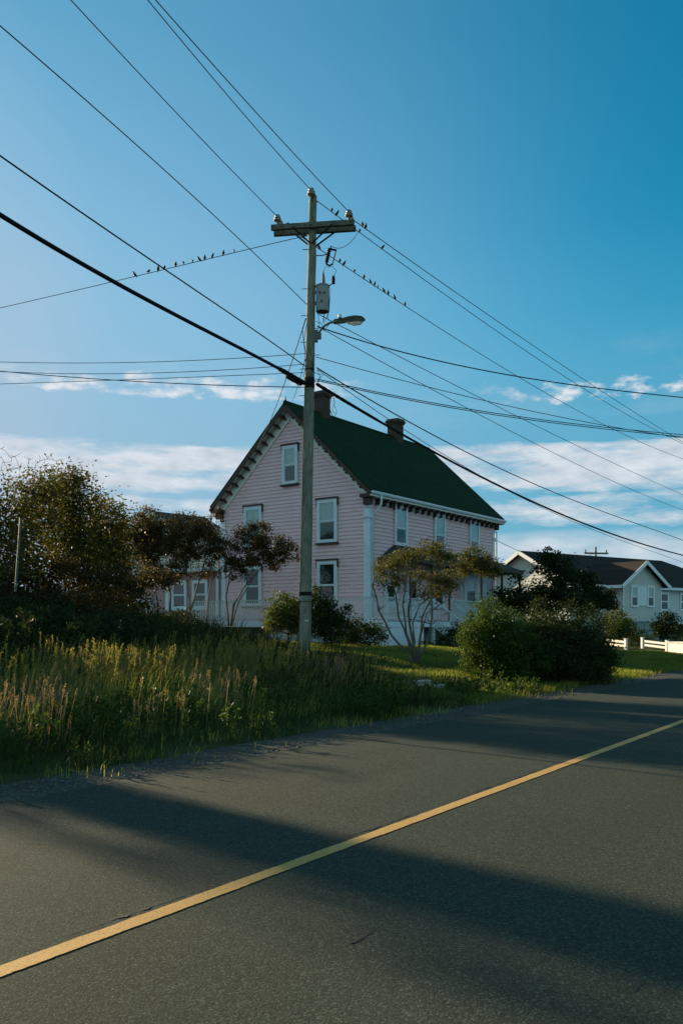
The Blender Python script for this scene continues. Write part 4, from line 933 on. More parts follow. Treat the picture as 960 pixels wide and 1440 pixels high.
# ------------------------------------------------------------------ pale green house far behind the trees
gz = .9
gh = empty('pale_green_house', (-11.5, 66, gz), R(48), 'pale green gabled house showing only its roof peak above the small trees', 'house')
def gb(mb, name, mat, parent=None): return mb.build(name, M[mat], parent or gh, off=(0, 0, -gz))
GW, GL, GE, GR_ = 9.0, 4.5, 8.6, 10.65
def gext2(z):
    if z < GE: return (0, GW)
    y = (z - GE) / (GR_ - GE) * GW / 2; return (y, GW - y)
b = MB(); b.clap((0, 0), (0, 1), (-1, 0), .8, GR_ - .05, .2, gext2); b.clap((0, 0), (1, 0), (0, -1), .8, GE, .2, lambda z: (0, GL)); b.prism([(.02, .02, .8), (.02, GW - .02, .8), (.02, GW - .02, GE), (.02, GW / 2, GR_ - .05), (.02, .02, GE)], (GL, 0, 0)); gb(b, 'wall', 'palegreen')
b = MB()
for (ya, yb) in ((-.4, GW / 2), (GW + .4, GW / 2)): b.slab([(-.4, ya, GE - .1), (GL + .4, ya, GE - .1), (GL + .4, yb, GR_ + .12), (-.4, yb, GR_ + .12)], .14)
gr_ = gb(b, 'roof', 'greyroof')
b = MB()
for (ya, yb) in ((-.4, GW / 2), (GW + .4, GW / 2)): b.bar((-.43, ya, GE - .24), (-.43, yb, GR_ - .02), .05, .24)
gb(b, 'rake_board', 'palegreen')
for y in (2.2, 6.6): window(gh, (-.022, y, 5.6 - gz), GA, 1.1, 1.7, hood=False, dark='trim')

# ------------------------------------------------------------------ white bungalow on the right
bz = .75
BR = math.atan2(math.cos(R(55)), math.sin(R(55)))
bun = empty('white_bungalow', (15.3, 58, bz), BR, 'white sided bungalow with a brown shingle roof and a small front gable', 'house')
def bb_(mb, name, mat, parent=None): return mb.build(name, M[mat], parent or bun, off=(0, 0, -bz))
BW, BL, BE, BRZ = 8.4, 20.6, 4.55, 6.85
def bext(z):
    if z < BE: return (0, BW)
    y = (z - BE) / (BRZ - BE) * BW / 2; return (y, BW - y)
b = MB(); b.clap((0, 0), (0, 1), (-1, 0), 1.95, BRZ - .1, .2, bext); b.clap((0, 0), (1, 0), (0, -1), 1.95, BE, .2, lambda z: (0, BL))
b.prism([(.02, .02, 1.9), (.02, BW - .02, 1.9), (.02, BW - .02, BE), (.02, BW / 2, BRZ - .12), (.02, .02, BE)], (BL - 4, 0, 0)); b.bb((BL - 3.98, .021, 1.9), (BL - .02, BW - .021, BE)); bb_(b, 'wall', 'white')
b = MB(); b.bb((.08, .08, .3), (BL - .08, BW - .08, 1.94)); bb_(b, 'foundation', 'found')
o_ = .45; ze = BE - .1
b = MB(); xr = BL - 4.4; T = .14
b.slab([(-o_, -o_, ze), (BL + o_, -o_, ze), (xr, BW / 2, BRZ + .1), (-o_, BW / 2, BRZ + .1)], T)
b.slab([(-o_, BW + o_, ze), (BL + o_, BW + o_, ze), (xr, BW / 2, BRZ + .1), (-o_, BW / 2, BRZ + .1)], T)
b.slab([(BL + o_, -o_, ze), (BL + o_, BW + o_, ze), (xr, BW / 2, BRZ + .1)], T) if False else b.add([(BL + o_, -o_, ze), (BL + o_, BW + o_, ze), (xr, BW / 2, BRZ + .1)], [(0, 1, 2)])
broof = bb_(b, 'roof', 'brownroof')
b = MB(); b.bb((9.9, 2.0, 5.65), (10.2, 2.3, 6.1)); b.bb((9.84, 1.94, 6.102), (10.26, 2.36, 6.15)); bb_(b, 'roof_vent', 'brown', broof)
b = MB(); b.tube([(2.0, 5.0, 6.2), (2.0, 5.0, 7.0)], .06, 8); bb_(b, 'flue', 'metalgrey', broof)
b = MB(); b.bb((-o_ + .02, -o_ - .05, ze - .20), (BL + o_, -o_ - .003, ze - .02)); b.bb((-.01, -o_, ze - .2), (BL, -.022, ze - .17)); bb_(b, 'fascia', 'whitetrim')
b = MB()
for (ya, yb) in ((-o_, BW / 2), (BW + o_, BW / 2)): b.bar((-o_ - .03, ya, ze - .13), (-o_ - .03, yb, BRZ - .03), .05, .26)
bb_(b, 'rake_board', 'whitetrim')
# projecting wing with its own small gable
wx0, wx1, wy = 3.67, 7.95, -1.46; WR = 6.05
def wext(z):
    if z < BE: return (0, wx1 - wx0)
    a = (z - BE) / (WR - BE) * (wx1 - wx0) / 2; return (a, wx1 - wx0 - a)
b = MB(); b.clap((wx0, wy), (1, 0), (0, -1), 1.95, WR - .08, .2, wext); b.clap((wx0, wy), (0, 1), (-1, 0), 1.95, BE, .2, lambda z: (0, -wy - .03)); b.clap((wx1, wy), (0, 1), (1, 0), 1.95, BE, .2, lambda z: (0, -wy - .03))
b.prism([(wx0 + .02, wy + .02, 1.9), (wx1 - .02, wy + .02, 1.9), (wx1 - .02, wy + .02, BE), ((wx0 + wx1) / 2, wy + .02, WR - .1), (wx0 + .02, wy + .02, BE)], (0, 1.3, 0)); bb_(b, 'wing', 'white')
b = MB(); b.bb((wx0 + .08, wy + .08, .3), (wx1 - .08, .07, 1.94)); bb_(b, 'wing_foundation', 'found')
b = MB(); xm = (wx0 + wx1) / 2
for xa_ in (wx0 - .55, wx1 + .55): b.slab([(xa_, wy - .4, BE - .14), (xm, wy - .4, WR + .1), (xm, 2.6, WR + .1), (xa_, .05, BE - .14)], .13)
bb_(b, 'wing_roof', 'brownroof')
b = MB()
for xa_ in (wx0 - .55, wx1 + .55): b.bar((xa_, wy - .43, BE - .26), (xm, wy - .43, WR - .03), .05, .24)
b.bb((wx0 - .62, wy - .4, BE - .36), (wx0 - .555, -.5, BE - .16)); b.bb((wx0 - .55, wy - .38, BE - .34), (wx0 - .03, -.5, BE - .31)); bb_(b, 'wing_rake_board', 'whitetrim')
for x in (wx0 + 1.21, wx0 + 3.02): window(bun, (x, wy - .022, 2.92 - bz), 0, .80, 1.5, casing=.09, hood=False, dark='whitetrim', trim='whitetrim', curtain=True, blind=.48, sill=False)
b = MB()
for i in range(12): b.bb((xm - .66 + i * .11, wy - .05, 3.0), (xm - .56 + i * .11, wy - .022, 4.36))
bb_(b, 'shutter_panel', 'whitetrim')
for x in (10.4, 12.95, 16.0, 18.5): window(bun, (x - .05, -.022, 2.75 - bz), 0, 1.1, 1.35, casing=.09, hood=False, dark='whitetrim', trim='whitetrim', curtain=x > 13, blind=.5, sill=False)
for x in (wx0 - .02, wx1 - .1): m = MB(); m.bb((x, wy - .05, 1.96), (x + .12, wy - .023, BE - .15)); bb_(m, 'corner_board', 'whitetrim')
b = MB(); b.bb((wx1 + 1.0, -2.2, 1.75), (14.5, -.06, 1.9)); bb_(b, 'porch_deck', 'whitetrim')
b = MB(); b.bar((wx1 + .2, -1.9, 2.85), (wx1 + 1.6, -1.9, 2.0), .08, .08); b.bar((wx1 + .2, -1.9, 2.25), (wx1 + 1.6, -1.9, 1.4), .08, .08); bb_(b, 'handrail', 'rail')
b = MB(); b.bb((12.2, -2.2, .5), (12.45, -1.95, 3.3)); bb_(b, 'porch_post', 'whitetrim')
window(bun, (-.022, 4.0, 2.75 - bz), GA, 1.2, 1.4, casing=.09, hood=False, dark='whitetrim', trim='whitetrim', sill=False)

# ------------------------------------------------------------------ low fences and the sided bin on the right
def rail_fence(a, b, label, h=.52):
    a = Vector(a); b = Vector(b); c = (b - a); L = c.length; rz = math.atan2(c.y, c.x)
    za = ground(a.x, a.y); zb = ground(b.x, b.y); root = empty('rail_fence', (a.x, a.y, za), rz, label, 'fence')
    dz = zb - za
    for z in (.20, .42): m = MB(); m.bar((0, 0, z), (L, 0, z + dz), .04, .13); m.build('rail', M['fencew'], root)
    n = max(1, round(L / 3.2))
    for i in range(n + 1):
        x = L * i / n; m = MB(); m.bb((x - .07, -.07, -.1 + dz * i / n), (x + .07, .07, h + .08 + dz * i / n)); m.bb((x - .09, -.09, h + .081 + dz * i / n), (x + .09, .09, h + .11 + dz * i / n)); m.build('post', M['fencew'], root)
def gpt(px, Y): x, y = gp(px, Y); return (x, y, 0)
rail_fence((14.0, 55.1, 0), (16.3, 49.6, 0), 'low white two rail fence ending in a square post beside the dark bush')
rail_fence((17.55, 50.45, 0), (18.3, 48.65, 0), 'low white two rail fence joined to the white sided bin')
x_, y_ = 18.3, 48.5; zb = ground(x_, y_)
binr = empty('garden_bin', (x_, y_, zb), R(-67.5), 'white board sided bin with a flat lid at the end of the low fence', 'bin')
m = MB(); m.clap((0, 0), (1, 0), (0, -1), -.05, .50, .11, lambda z: (0, 3.4)); m.clap((0, 0), (0, 1), (-1, 0), -.05, .50, .11, lambda z: (0, 1.0)); m.bb((.02, .02, -.1), (3.38, .98, .498)); m.build('body', M['fencew'], binr)
m = MB(); m.bb((-.06, -.06, .502), (3.46, 1.06, .56)); m.build('lid', M['fencew'], binr)

# distant pole behind the bungalow roof
x_, y_ = gp(837, 88); zb = ground(x_, y_)
fp = empty('distant_utility_pole', (x_, y_, zb), R(10), 'small distant utility pole with one crossarm behind the bungalow roof', 'utility pole')
zt = P(837, 769, 88).z - zb
m = MB(); m.tube([(0, 0, -.2), (0, 0, zt)], [.15, .1], 8); m.build('pole', M['pole'], fp)
m = MB(); m.bb((-1.3, -.16, zt - .75), (1.3, -.05, zt - .58)); m.build('crossarm', M['arm'], fp)
for x in (-1.15, 1.1): m = MB(); m.lathe((x, -.1, zt - .58), [(.05, 0), (.10, .06), (.06, .12), (.10, .2), (.05, .3), (0, .32)], 8); m.build('insulator', M['porcelain'], fp)
# ------------------------------------------------------------------ the main utility pole
PY = 22.0
pbase = P(427.5, 922, PY); ptop = P(440, 276, PY); pgz = ground(pbase.x, pbase.y) - .1
up = empty('utility_pole', (pbase.x, pbase.y, pgz), 0, 'tall weathered wooden utility pole with a double crossarm in front of the pink house', 'utility pole')
O = Vector((pbase.x, pbase.y, pgz))
axis = lambda z: Vector((pbase.x + (ptop.x - pbase.x) * (z - pbase.z) / (ptop.z - pbase.z), PY, z)) - O      # local point on the pole axis at world height z
prad = lambda z: .168 - .072 * (z - pgz) / (ptop.z - pgz)
b = MB(); zs = np.linspace(pgz - .3, ptop.z, 16); rr_ = np.random.default_rng(2)
b.tube([axis(z) + Vector((rr_.normal(0, .004), rr_.normal(0, .004), 0)) for z in zs], [prad(z) * (1 + rr_.normal(0, .012)) for z in zs], 18)
b.build('pole', M['pole'], up, smooth=True)
AD = Vector((-math.cos(R(8)), math.sin(R(8)), 0))        # direction of the crossarm
WD_ = Vector((AD.y, -AD.x, 0))                                 # along the line
za = CZ + (HY - 321) / F * PY
ac = axis(za) + AD * -.03
AL = 2.12; MA = Matrix.Rotation(math.atan2(AD.y, AD.x), 3, 'Z')
arms = []
for sgn in (-1, 1):
    m = MB(); m.box(ac + WD_ * (.165 * sgn), (AL, .10, .125), M=MA); o = m.build('crossarm', M['arm'], up); arms.append(o)
for a in (-.50, .50):
    for sgn in (-1, 1):
        m = MB(); m.bar(ac + AD * a + WD_ * (.225 * sgn) + Vector((0, 0, -.04)), axis(za - .44) + WD_ * (.13 * sgn) + AD * (.02 if a > 0 else -.02), .014, .04); m.build('brace', M['wire'], up)
def insulator(p, parent, s=1.0, mat='porcelain', name='insulator'):
    m = MB(); m.lathe(p, [(r * s, h * s) for r, h in [(.016, -.10), (.016, .0), (.08, .0), (.112, .015), (.105, .045), (.06, .06), (.098, .072), (.092, .105), (.055, .12), (.075, .135), (.07, .165), (.04, .185), (0.0, .187)]], 14)
    return m.build(name, M[mat], parent, smooth=True)
ins_top = {}
for key, a in (('far', .90), ('near', -.93)):
    for sgn in (-1, 1):
        p = ac + AD * a + WD_ * (.165 * sgn) + Vector((0, 0, .075 + .08)); insulator(p, up, .92); ins_top[(key, sgn)] = p + O + Vector((0, 0, .12))
for sgn in (-1, 1):
    p = axis(ptop.z) + WD_ * (.13 * sgn) + AD * (.02) + Vector((0, 0, -.04 if sgn < 0 else -.10)); insulator(p, up); ins_top[('top', sgn)] = p + O + Vector((0, 0, .12))
    m = MB(); m.bar(axis(ptop.z - .30), p + Vector((0, 0, -.06)), .03, .05); m.build('pin_bracket', M['metalgrey'], up)
for dz in (0, .22, -.55): m = MB(); c = axis(za + dz); m.tube([c - WD_ * .24, c + WD_ * .24], .012, 6); m.lathe(c - WD_ * .245, [(.0, -.012), (.028, -.01), (.028, .012), (0, .014)], 6, WD_); m.build('bolt', M['metalgrey'], up)
# iron bands, ground wire, climbing pins and a small tag
def band_(z, h, mat, name='band', g=.006):
    m = MB(); c = axis(z); m.lathe(c, [(prad(z) + g - .01, -h / 2), (prad(z) + g, -h / 2 + .004), (prad(z) + g, h / 2 - .004), (prad(z) + g - .01, h / 2)], 20); return m.build(name, M[mat], up, smooth=False)
zz = lambda py: CZ + (HY - py) / F * PY
band_(zz(835), .10, 'black'); band_(zz(846), .018, 'black'); band_(zz(539), .28, 'black', g=.010); band_(zz(520), .05, 'wire')
m = MB(); m.tube([axis(z) + Vector((-(prad(z) + .008) * .85, -(prad(z) + .008) * .5, 0)) for z in np.linspace(zz(930), zz(545), 14)], .008, 5); m.build('ground_wire', M['wire'], up)
m = MB(); c = axis(zz(873)); m.box(c + Vector((.055, -prad(zz(873)) - .002, 0)), (.07, .012, .025)); m.build('tag', M['whitetrim'], up)
for k in range(9):
    z = zz(556) + k * .34; sgn = -1 if k % 2 else 1; c = axis(z); m = MB(); m.tube([c + AD * (sgn * prad(z) * .7), c + AD * (sgn * (prad(z) + .13))], .009, 5); m.build('climbing_pin', M['wire'], up)
m = MB(); c = axis(zz(351)); m.tube([c, c - Vector((.24, 0, 0))], .010, 5); m.build('climbing_pin', M['wire'], up)
# loose loops of wire on the pole
def loops(name, pts, r, parent): m = MB(); m.tube(pts, r, 5); return m.build(name, M['wire'], parent, smooth=True)
def PL(px, py, dY=0.0): return P(px, py, PY + dY) - O
for pts in ([(431, 448), (425, 462), (428, 490), (430, 512), (427, 530)], [(432, 452), (427, 480), (431, 500), (429, 520), (434, 534)], [(447, 443), (449, 455), (446, 468), (454, 462), (458, 448), (462, 440), (463, 420)],
            [(444, 452), (452, 455), (455, 466), (461, 458), (466, 452)], [(432, 512), (437, 520), (446, 526), (455, 527), (448, 533), (440, 536)], [(436, 500), (440, 515), (437, 528), (441, 545)], [(446, 520), (450, 530), (447, 538), (453, 545)]):
    rz_ = [random.uniform(-.24, -.19) for _ in pts]; loops('jumper', [PL(a, b_, d_) for (a, b_), d_ in zip(pts, rz_)], .008, up)

# street lamp
lb = axis(zz(472)) + O
LD = -AD
sl_ = empty('street_lamp', lb + LD * .12 + Vector((0, 0, 0)), 0, 'grey teardrop street lamp on a short curved arm bolted to the utility pole', 'street lamp')
LO = sl_.location
loc = lambda a, z: LD * a + Vector((0, 0, z))
m = MB(); m.box((loc(.02, -.02)), (.10, .09, .30), M=MA); m.box(loc(.10, -.02), (.12, .07, .16), M=MA); m.build('bracket', M['metalgrey'], sl_)
arm_pts = [loc(a, z) for a, z in ((.0, -.10), (.06, -.01), (.14, .12), (.26, .24), (.38, .30), (.56, .33))]
m = MB(); m.tube(arm_pts, .028, 10); m.build('arm', M['metalgrey'], sl_, smooth=True)
# cobra head: loft of rounded sections along the arm
def loft(secs, n=16, zlow=None):
    b = MB()
    for (a, zc, wv, hu, hl) in secs:
        for k in range(n):
            an = 2 * math.pi * k / n; cz_ = math.sin(an); yy = math.cos(an) * wv; z = zc + (cz_ * hu if cz_ > 0 else cz_ * hl); p = loc(a, z) + AD * yy; b.v.append(tuple(p))
    for i in range(len(secs) - 1):
        for k in range(n):
            k2 = (k + 1) % n; b.f.append((i * n + k, i * n + k2, (i + 1) * n + k2, (i + 1) * n + k))
    b.f.append(tuple(range(n))[::-1]); b.f.append(tuple((len(secs) - 1) * n + k for k in range(n))); return b
M['lampgreen'] = basic('grey_green_lamp_housing', (.085, .105, .09), (.055, .07, .062), 12, .6, .05)
loft([(.50, .325, .045, .05, .05), (.53, .325, .070, .072, .072), (.72, .335, .080, .080, .070), (.88, .35, .12, .10, .06), (1.02, .36, .14, .105, .05), (1.13, .35, .13, .095, .045), (1.20, .33, .09, .07, .04), (1.235, .31, .03, .03, .02)]).build('housing', M['lampgreen'], sl_, smooth=True)
loft([(.84, .305, .06, .01, .02), (.90, .305, .10, .01, .07), (1.02, .305, .115, .01, .11), (1.12, .303, .10, .01, .10), (1.18, .30, .06, .01, .05), (1.20, .30, .02, .01, .02)]).build('lens', M['lens'], sl_, smooth=True)
m = MB(); m.lathe(loc(.64, .405), [(.05, 0), (.05, .06), (.046, .09), (.03, .105), (0, .108)], 12); m.build('photocell', M['whitetrim'], sl_, smooth=True)

# transformer
tc_ = P(453.5, 438, PY - .05); ht = (438 - 401) / F * PY; trd = .172
tr = empty('pole_transformer', tc_, 0, 'grey cylindrical transformer bolted high on the utility pole', 'transformer')
m = MB(); m.lathe((0, 0, 0), [(.0, .012), (trd - .035, .012), (trd - .03, -.01), (trd - .005, -.01), (trd, .0), (trd, ht - .05), (trd + .012, ht - .048), (trd + .012, ht - .02), (trd - .02, ht), (.05, ht + .03), (0, ht + .032)], 24); m.build('tank', M['tank'], tr, smooth=False)
m = MB(); m.lathe((0, 0, -.004), [(0, -.008), (trd - .04, -.008), (trd - .04, .01), (0, .012)], 20); m.build('base', M['brown'], tr)
m = MB(); m.lathe((.02, -.04, ht + .02), [(.04, 0)] + [(r, h) for k in range(5) for r, h in ((.058 - .004 * k, .02 + k * .042), (.030, .042 + k * .042))] + [(.02, .26), (.012, .32), (0, .325)], 12); m.build('bushing', M['porcelainbrown'], tr, smooth=True)
m = MB(); m.tube([(.15, -.06, ht - .05), (.24, -.10, ht - .01), (.27, -.10, ht)], .014, 6); m.lathe((.275, -.10, ht - .01), [(.03, 0)] + [(r, h) for k in range(4) for r, h in ((.05, .015 + k * .045), (.032, .04 + k * .045))] + [(.02, .21), (0, .215)], 12); m.build('lightning_arrester', M['black'], tr, smooth=True)
for dz in (ht * .3, ht * .72): m = MB(); m.bar((-.16, .0, dz), (-.32, .02, dz), .05, .07); m.build('mounting_lug', M['metalgrey'], tr)
for (dx, dz) in ((-.07, ht * .62), (.05, ht * .62), (-.02, ht * .3)): m = MB(); m.lathe((dx, -trd + .01, dz), [(.0, .0), (.022, .004), (.02, .05), (0, .055)], 8, (0, -1, 0)); m.build('stud', M['brown'], tr)
m = MB(); m.tube([(.02, -.04, ht + .34), (.08, -.05, ht + .44), (.24, -.06, ht + .45), (.35, -.09, ht + .33), (.30, -.10, ht + .2)], .006, 5); m.build('lead', M['wire'], tr)
m = MB(); m.tube([(.20, -.05, ht - .1), (.185, -.03, ht * .5), (.165, -.03, 0), (.13, -.02, -.14), (.14, -.02, -.24)], .007, 5); m.tube([(.05, -.05, -.02), (.03, -.04, -.14), (.02, -.03, -.3)], .012, 5); m.build('lead', M['wire'], tr)

# fused cutout
fc = P(463.5, 372, PY - .15)
fu = empty('fuse_cutout', fc, 0, 'dark ribbed fuse cutout with its tube on a bracket below the crossarm', 'fuse cutout')
def FC(px, py): return P(px, py, PY - .15) - fc
m = MB(); m.tube([FC(444, 359.5), FC(454, 359), FC(461, 357)], .014, 6); m.build('bracket', M['metalgrey'], fu)
a, e = FC(463.5, 349), FC(458.5, 371); m = MB(); ax = (e - a); m.lathe(a, [(.02, 0)] + [(r, h * ax.length) for k in range(7) for r, h in ((.056, .06 + k * .13), (.030, .12 + k * .13))] + [(.02, 1.0 * ax.length)], 12, ax); m.build('insulator', M['black'], fu, smooth=True)
m = MB(); m.tube([FC(472, 353), FC(470, 361), FC(467.5, 371)], .016, 8); m.build('fuse_tube', M['brown'], fu)
m = MB(); m.tube([FC(463, 349.5), FC(467, 351), FC(473, 352)], .026, 6); m.tube([FC(458.5, 371), FC(463, 373.5), FC(468, 371)], .022, 6); m.tube([FC(465, 349), FC(465, 345.5)], .014, 5); m.build('contact', M['black'], fu)

# ------------------------------------------------------------------ wires: each follows its own vertical plane through its fixing
def catm(pts, n=10):
    out = []; m = len(pts)
    for i in range(m - 1):
        p0, p1, p2, p3 = pts[max(i - 1, 0)], pts[i], pts[i + 1], pts[min(i + 2, m - 1)]
        for k in range(n):
            u = k / n; out.append(0.5 * ((2 * p1) + (p2 - p0) * u + (2 * p0 - 5 * p1 + 4 * p2 - p3) * u * u + (3 * p1 - p0 - 3 * p2 + p3) * u ** 3))
    out.append(pts[-1]); return out
WIRES = {}
def wire(name, label, pix, origin, direction, rad, ext=0.0, deg=2, group='overhead lines', cat='power line', mat='wire'):
    d = Vector((direction[0], direction[1])).normalized(); ts, zs_ = [], []
    for (px, py) in pix:
        a = (px - CX) / F; t_ = (a * origin[1] - origin[0]) / (d.x - a * d.y); Yd = origin[1] + d.y * t_
        ts.append(t_); zs_.append(CZ + (HY - py) / F * Yd)
    k = np.polyfit(ts, zs_, deg); t0, t1 = ts[0], ts[-1]
    # keep the fixing exact
    e0 = zs_[0] - np.polyval(k, t0)
    tt = np.concatenate([np.linspace(t0, t1, 26), np.linspace(t1, t1 + ext, 8)[1:] if ext else []])
    L = max(abs(t1 - t0), .01)
    kk = np.polyfit([t0, (t0 + t1) / 2, t1], np.polyval(k, [t0, (t0 + t1) / 2, t1]), 2) if deg > 2 else k
    zf = np.where(np.abs(tt - t0) <= L + 1e-6, np.polyval(k, tt), np.polyval(k, t1) + (np.polyval(k, t1) - np.polyval(k, t1 - (t1 - t0) * .05)) / ((t1 - t0) * .05) * (tt - t1) + .004 * (tt - t1) ** 2)
    zf = zf + e0 * np.exp(-np.abs(tt - t0) / (L * .12))
    pts = [Vector((origin[0] + d.x * u, origin[1] + d.y * u, z)) for u, z in zip(tt, zf)]
    base = pts[0]; b = MB(); b.tube([p - base for p in pts], rad, 6)
    o = b.build(name, M[mat], None, loc=base, smooth=True); tag(o, label, cat, group); WIRES[label] = pts; return pts
LDIR = (-math.sin(R(22)), -math.cos(R(22))); RDIR = (math.sin(R(35.5)), math.cos(R(35.5)))
def org(p): return (p[0], p[1])
A_ = lambda px, dy=0.0: ((px - CX) / F * (PY + dy), PY + dy)
it = {k: v for k, v in ins_top.items()}
def fix(p): return (CX + F * p.x / p.y, HY - F * (p.z - CZ) / p.y)
W = .0095
wire('power_line', 'line from the far end of the crossarm rising to the upper left of the sky', [fix(it[('far', -1)]), (240, 150), (100, 0)], org(it[('far', -1)]), LDIR, W, 16)
wire('power_line', 'line from the very top of the pole rising to the top edge of the sky', [fix(it[('top', -1)]), (320, 134), (208, 0)], org(it[('top', -1)]), LDIR, W, 16)
wire('power_line', 'line from the road end of the crossarm rising to the top edge of the sky', [fix(it[('near', -1)]), (350, 147), (219, 0)], org(it[('near', -1)]), LDIR, W, 16)
wire('power_line', 'thin lone line meeting the pole beside the transformer from the upper left', [(431, 428), (350, 350), (240, 245), (120, 142), (0, 35)], A_(431), LDIR, W, 10)
wire('telephone_cable', 'medium black cable coming down from the left to the pole just above the thick cable', [(430, 516), (415, 504), (375, 475), (320, 439), (230, 380), (120, 299), (0, 220)], A_(430), LDIR, .013, 10, 3)
thick = wire('telephone_cable', 'thick black cable bundle sweeping down from the left edge to the pole', [(430, 540), (400, 521), (350, 497), (280, 460), (150, 390), (0, 302)], A_(430), LDIR, [.036] * 33, 10, 3)
wire('power_line', 'line carrying a row of birds from under the crossarm towards the left edge', [(424, 333), (329, 353), (190, 390), (0, 433)], A_(424), (-.89, .456), W, 12)
wire('telephone_cable', 'topmost of the flat lines crossing to the left edge through the low clouds', [(431, 497), (340, 504), (200, 509), (0, 509)], A_(431), (-.94, .33), .008, 12)
wire('telephone_cable', 'second of the flat lines crossing to the left edge, straight through the puffs of cloud', [(429, 512), (350, 518), (260, 523), (0, 522.5)], A_(429, .02), (-.94, .36), .008, 12)
wire('telephone_cable', 'sagging flat cable dipping lowest on its way to the left edge', [(427, 544.5), (340, 543), (250, 540), (150, 533), (0, 522)], A_(427, .04), (-.93, .30), .011, 12)
wire('telephone_cable', 'flat line crossing over the sagging cable on its way to the left edge', [(427, 524), (280, 530), (120, 536), (0, 540)], A_(427, .08), (-.94, .40), .008, 12)
def span(name, label, a, e, sag, rad):
    pts = [a.lerp(e, u) - Vector((0, 0, sag * 4 * u * (1 - u))) for u in np.linspace(0, 1, 20)]
    b = MB(); b.tube([p - a for p in pts], rad, 6); o = b.build(name, M['wire'], None, loc=a, smooth=True); tag(o, label, 'power line', 'overhead lines'); return pts
span('service_drop', 'twisted service drop from the pole to the left slope of the pink gable', P(430, 448, PY), P(360, 632, 44.2), .35, .013)
span('service_drop', 'thin drop from the pole to the peak of the pink gable', P(429, 505, PY), P(411, 564, 42.3), .1, .010)
# towards the right, along the road
far_ = 12
wire('power_line', 'lower of the two long lines running from the pole top down to the right edge', [fix(it[('top', 1)]), (538, 351), (645, 425), (720, 480), (810, 542), (900, 594), (960, 624)], org(it[('top', 1)]), RDIR, W * 1.1, far_)
wire('power_line', 'upper of the two long lines running from the crossarm down to the right edge', [fix(it[('near', 1)]), (645, 416), (737, 480), (840, 544), (937, 609), (960, 622)], org(it[('near', 1)]), RDIR, W * 1.1, far_)
wire('power_line', 'bird covered line passing behind the pole and down to the right', [fix(it[('far', 1)]), (444, 347), (487, 375), (569, 427), (649, 480), (724, 527), (855, 602), (960, 645)], org(it[('far', 1)]), RDIR, W * 1.1, far_)
wire('power_line', 'thin line leaving the pole under the transformer and ending low on the right', [(446, 441), (470, 455), (520, 483), (600, 523), (705, 574), (795, 619), (960, 696)], A_(446), RDIR, W, far_)
wire('power_line', 'thin line leaving the pole at the lamp bracket and ending lowest of the slanting lines', [(445, 458), (492, 482), (560, 523), (694, 594), (787, 641), (937, 709)], A_(445, .05), RDIR, W, far_)
XD = (.9, .43)
wire('telephone_cable', 'black service cable from the lamp bracket sagging across to the right edge', [(446, 459), (466, 470), (520, 484), (600, 503), (780, 538), (960, 559)], A_(446, -.05), XD, .015, 6, 3)
wire('telephone_cable', 'thin line from below the lamp crossing to the right above the double cable', [(444, 502), (483, 512.5), (560, 533), (675, 560), (840, 599), (960, 615)], A_(444, -.02), XD, .009, 6)
wire('telephone_cable', 'upper strand of the double cable crossing to the right edge', [(446, 533), (473, 538), (560, 556.5), (600, 566), (840, 599.5), (960, 611.5)], A_(446, .02), XD, .011, 6, 3)
wire('telephone_cable', 'lower strand of the double cable crossing to the right edge', [(446, 535), (473, 540), (560, 558.5), (600, 568.5), (840, 602), (960, 614.5)], A_(446, .06), XD, .011, 6, 3)
wire('telephone_cable', 'medium cable running right above the thick cable and past the green roof', [(445, 517), (475, 539), (500, 552), (548, 579), (600, 606), (712, 664), (810, 705), (960, 760)], A_(445, .03), RDIR, .016, far_, 3)
wire('telephone_cable', 'thin line hanging just under the thick cable past the green roof', [(447, 520), (480, 543), (530, 580), (605, 627), (675, 671), (780, 720), (862, 757), (960, 791)], A_(447, .06), RDIR, .009, far_, 3)
thick2 = wire('telephone_cable', 'thick black cable bundle running right from the pole across the green roof', [(445, 540), (480, 560), (510, 577), (579, 620), (652, 658), (730, 697), (787, 722), (877, 757), (960, 781)], A_(445), RDIR, [.034] * 33, far_, 3)
span('power_line', 'far line dipping between the pink house and the distant pole', P(698, 760, 51), P(836, 777, 88), 1.0, .016)
span('power_line', 'jumper wire from the road end of the crossarm to the fuse cutout', it[('near', 1)] + Vector((.25, .3, -.14)), fc + FC(465, 346), .22, .007)
# lashing on the thick cables: the wound joints near the pole
def near_pole(pts, t0, t1):
    acc = 0; out = []
    for a, c in zip(pts[:-1], pts[1:]):
        seg = (c - a).length; n = max(2, int(seg / .06))
        for i in range(n):
            u = i / n; s_ = acc + seg * u
            if t0 <= s_ <= t1: out.append(a.lerp(c, u))
        acc += seg
    return out
sp_pts = near_pole(thick, .1, 1.55)
m = MB(); base = sp_pts[0]
m.tube([p - base for p in sp_pts], [.046 + random.uniform(0, .016) for i in range(len(sp_pts))], 8); tag(m.build('cable_lashing', M['black'], None, loc=base, smooth=True), 'lumpy black lashing on the thick cable just before the pole', 'cable lashing')
sp_pts = near_pole(thick2, .05, 2.9); m = MB(); base = sp_pts[0]
m.tube([p - base for p in sp_pts], [.039 + random.uniform(0, .014) * (1 - i / len(sp_pts)) for i in range(len(sp_pts))], 8); tag(m.build('cable_lashing', M['black'], None, loc=base, smooth=True), 'lumpy black lashing on the thick cable just past the pole', 'cable lashing')
a, e = P(403, 527, PY - .5), P(425, 539, PY - .15)
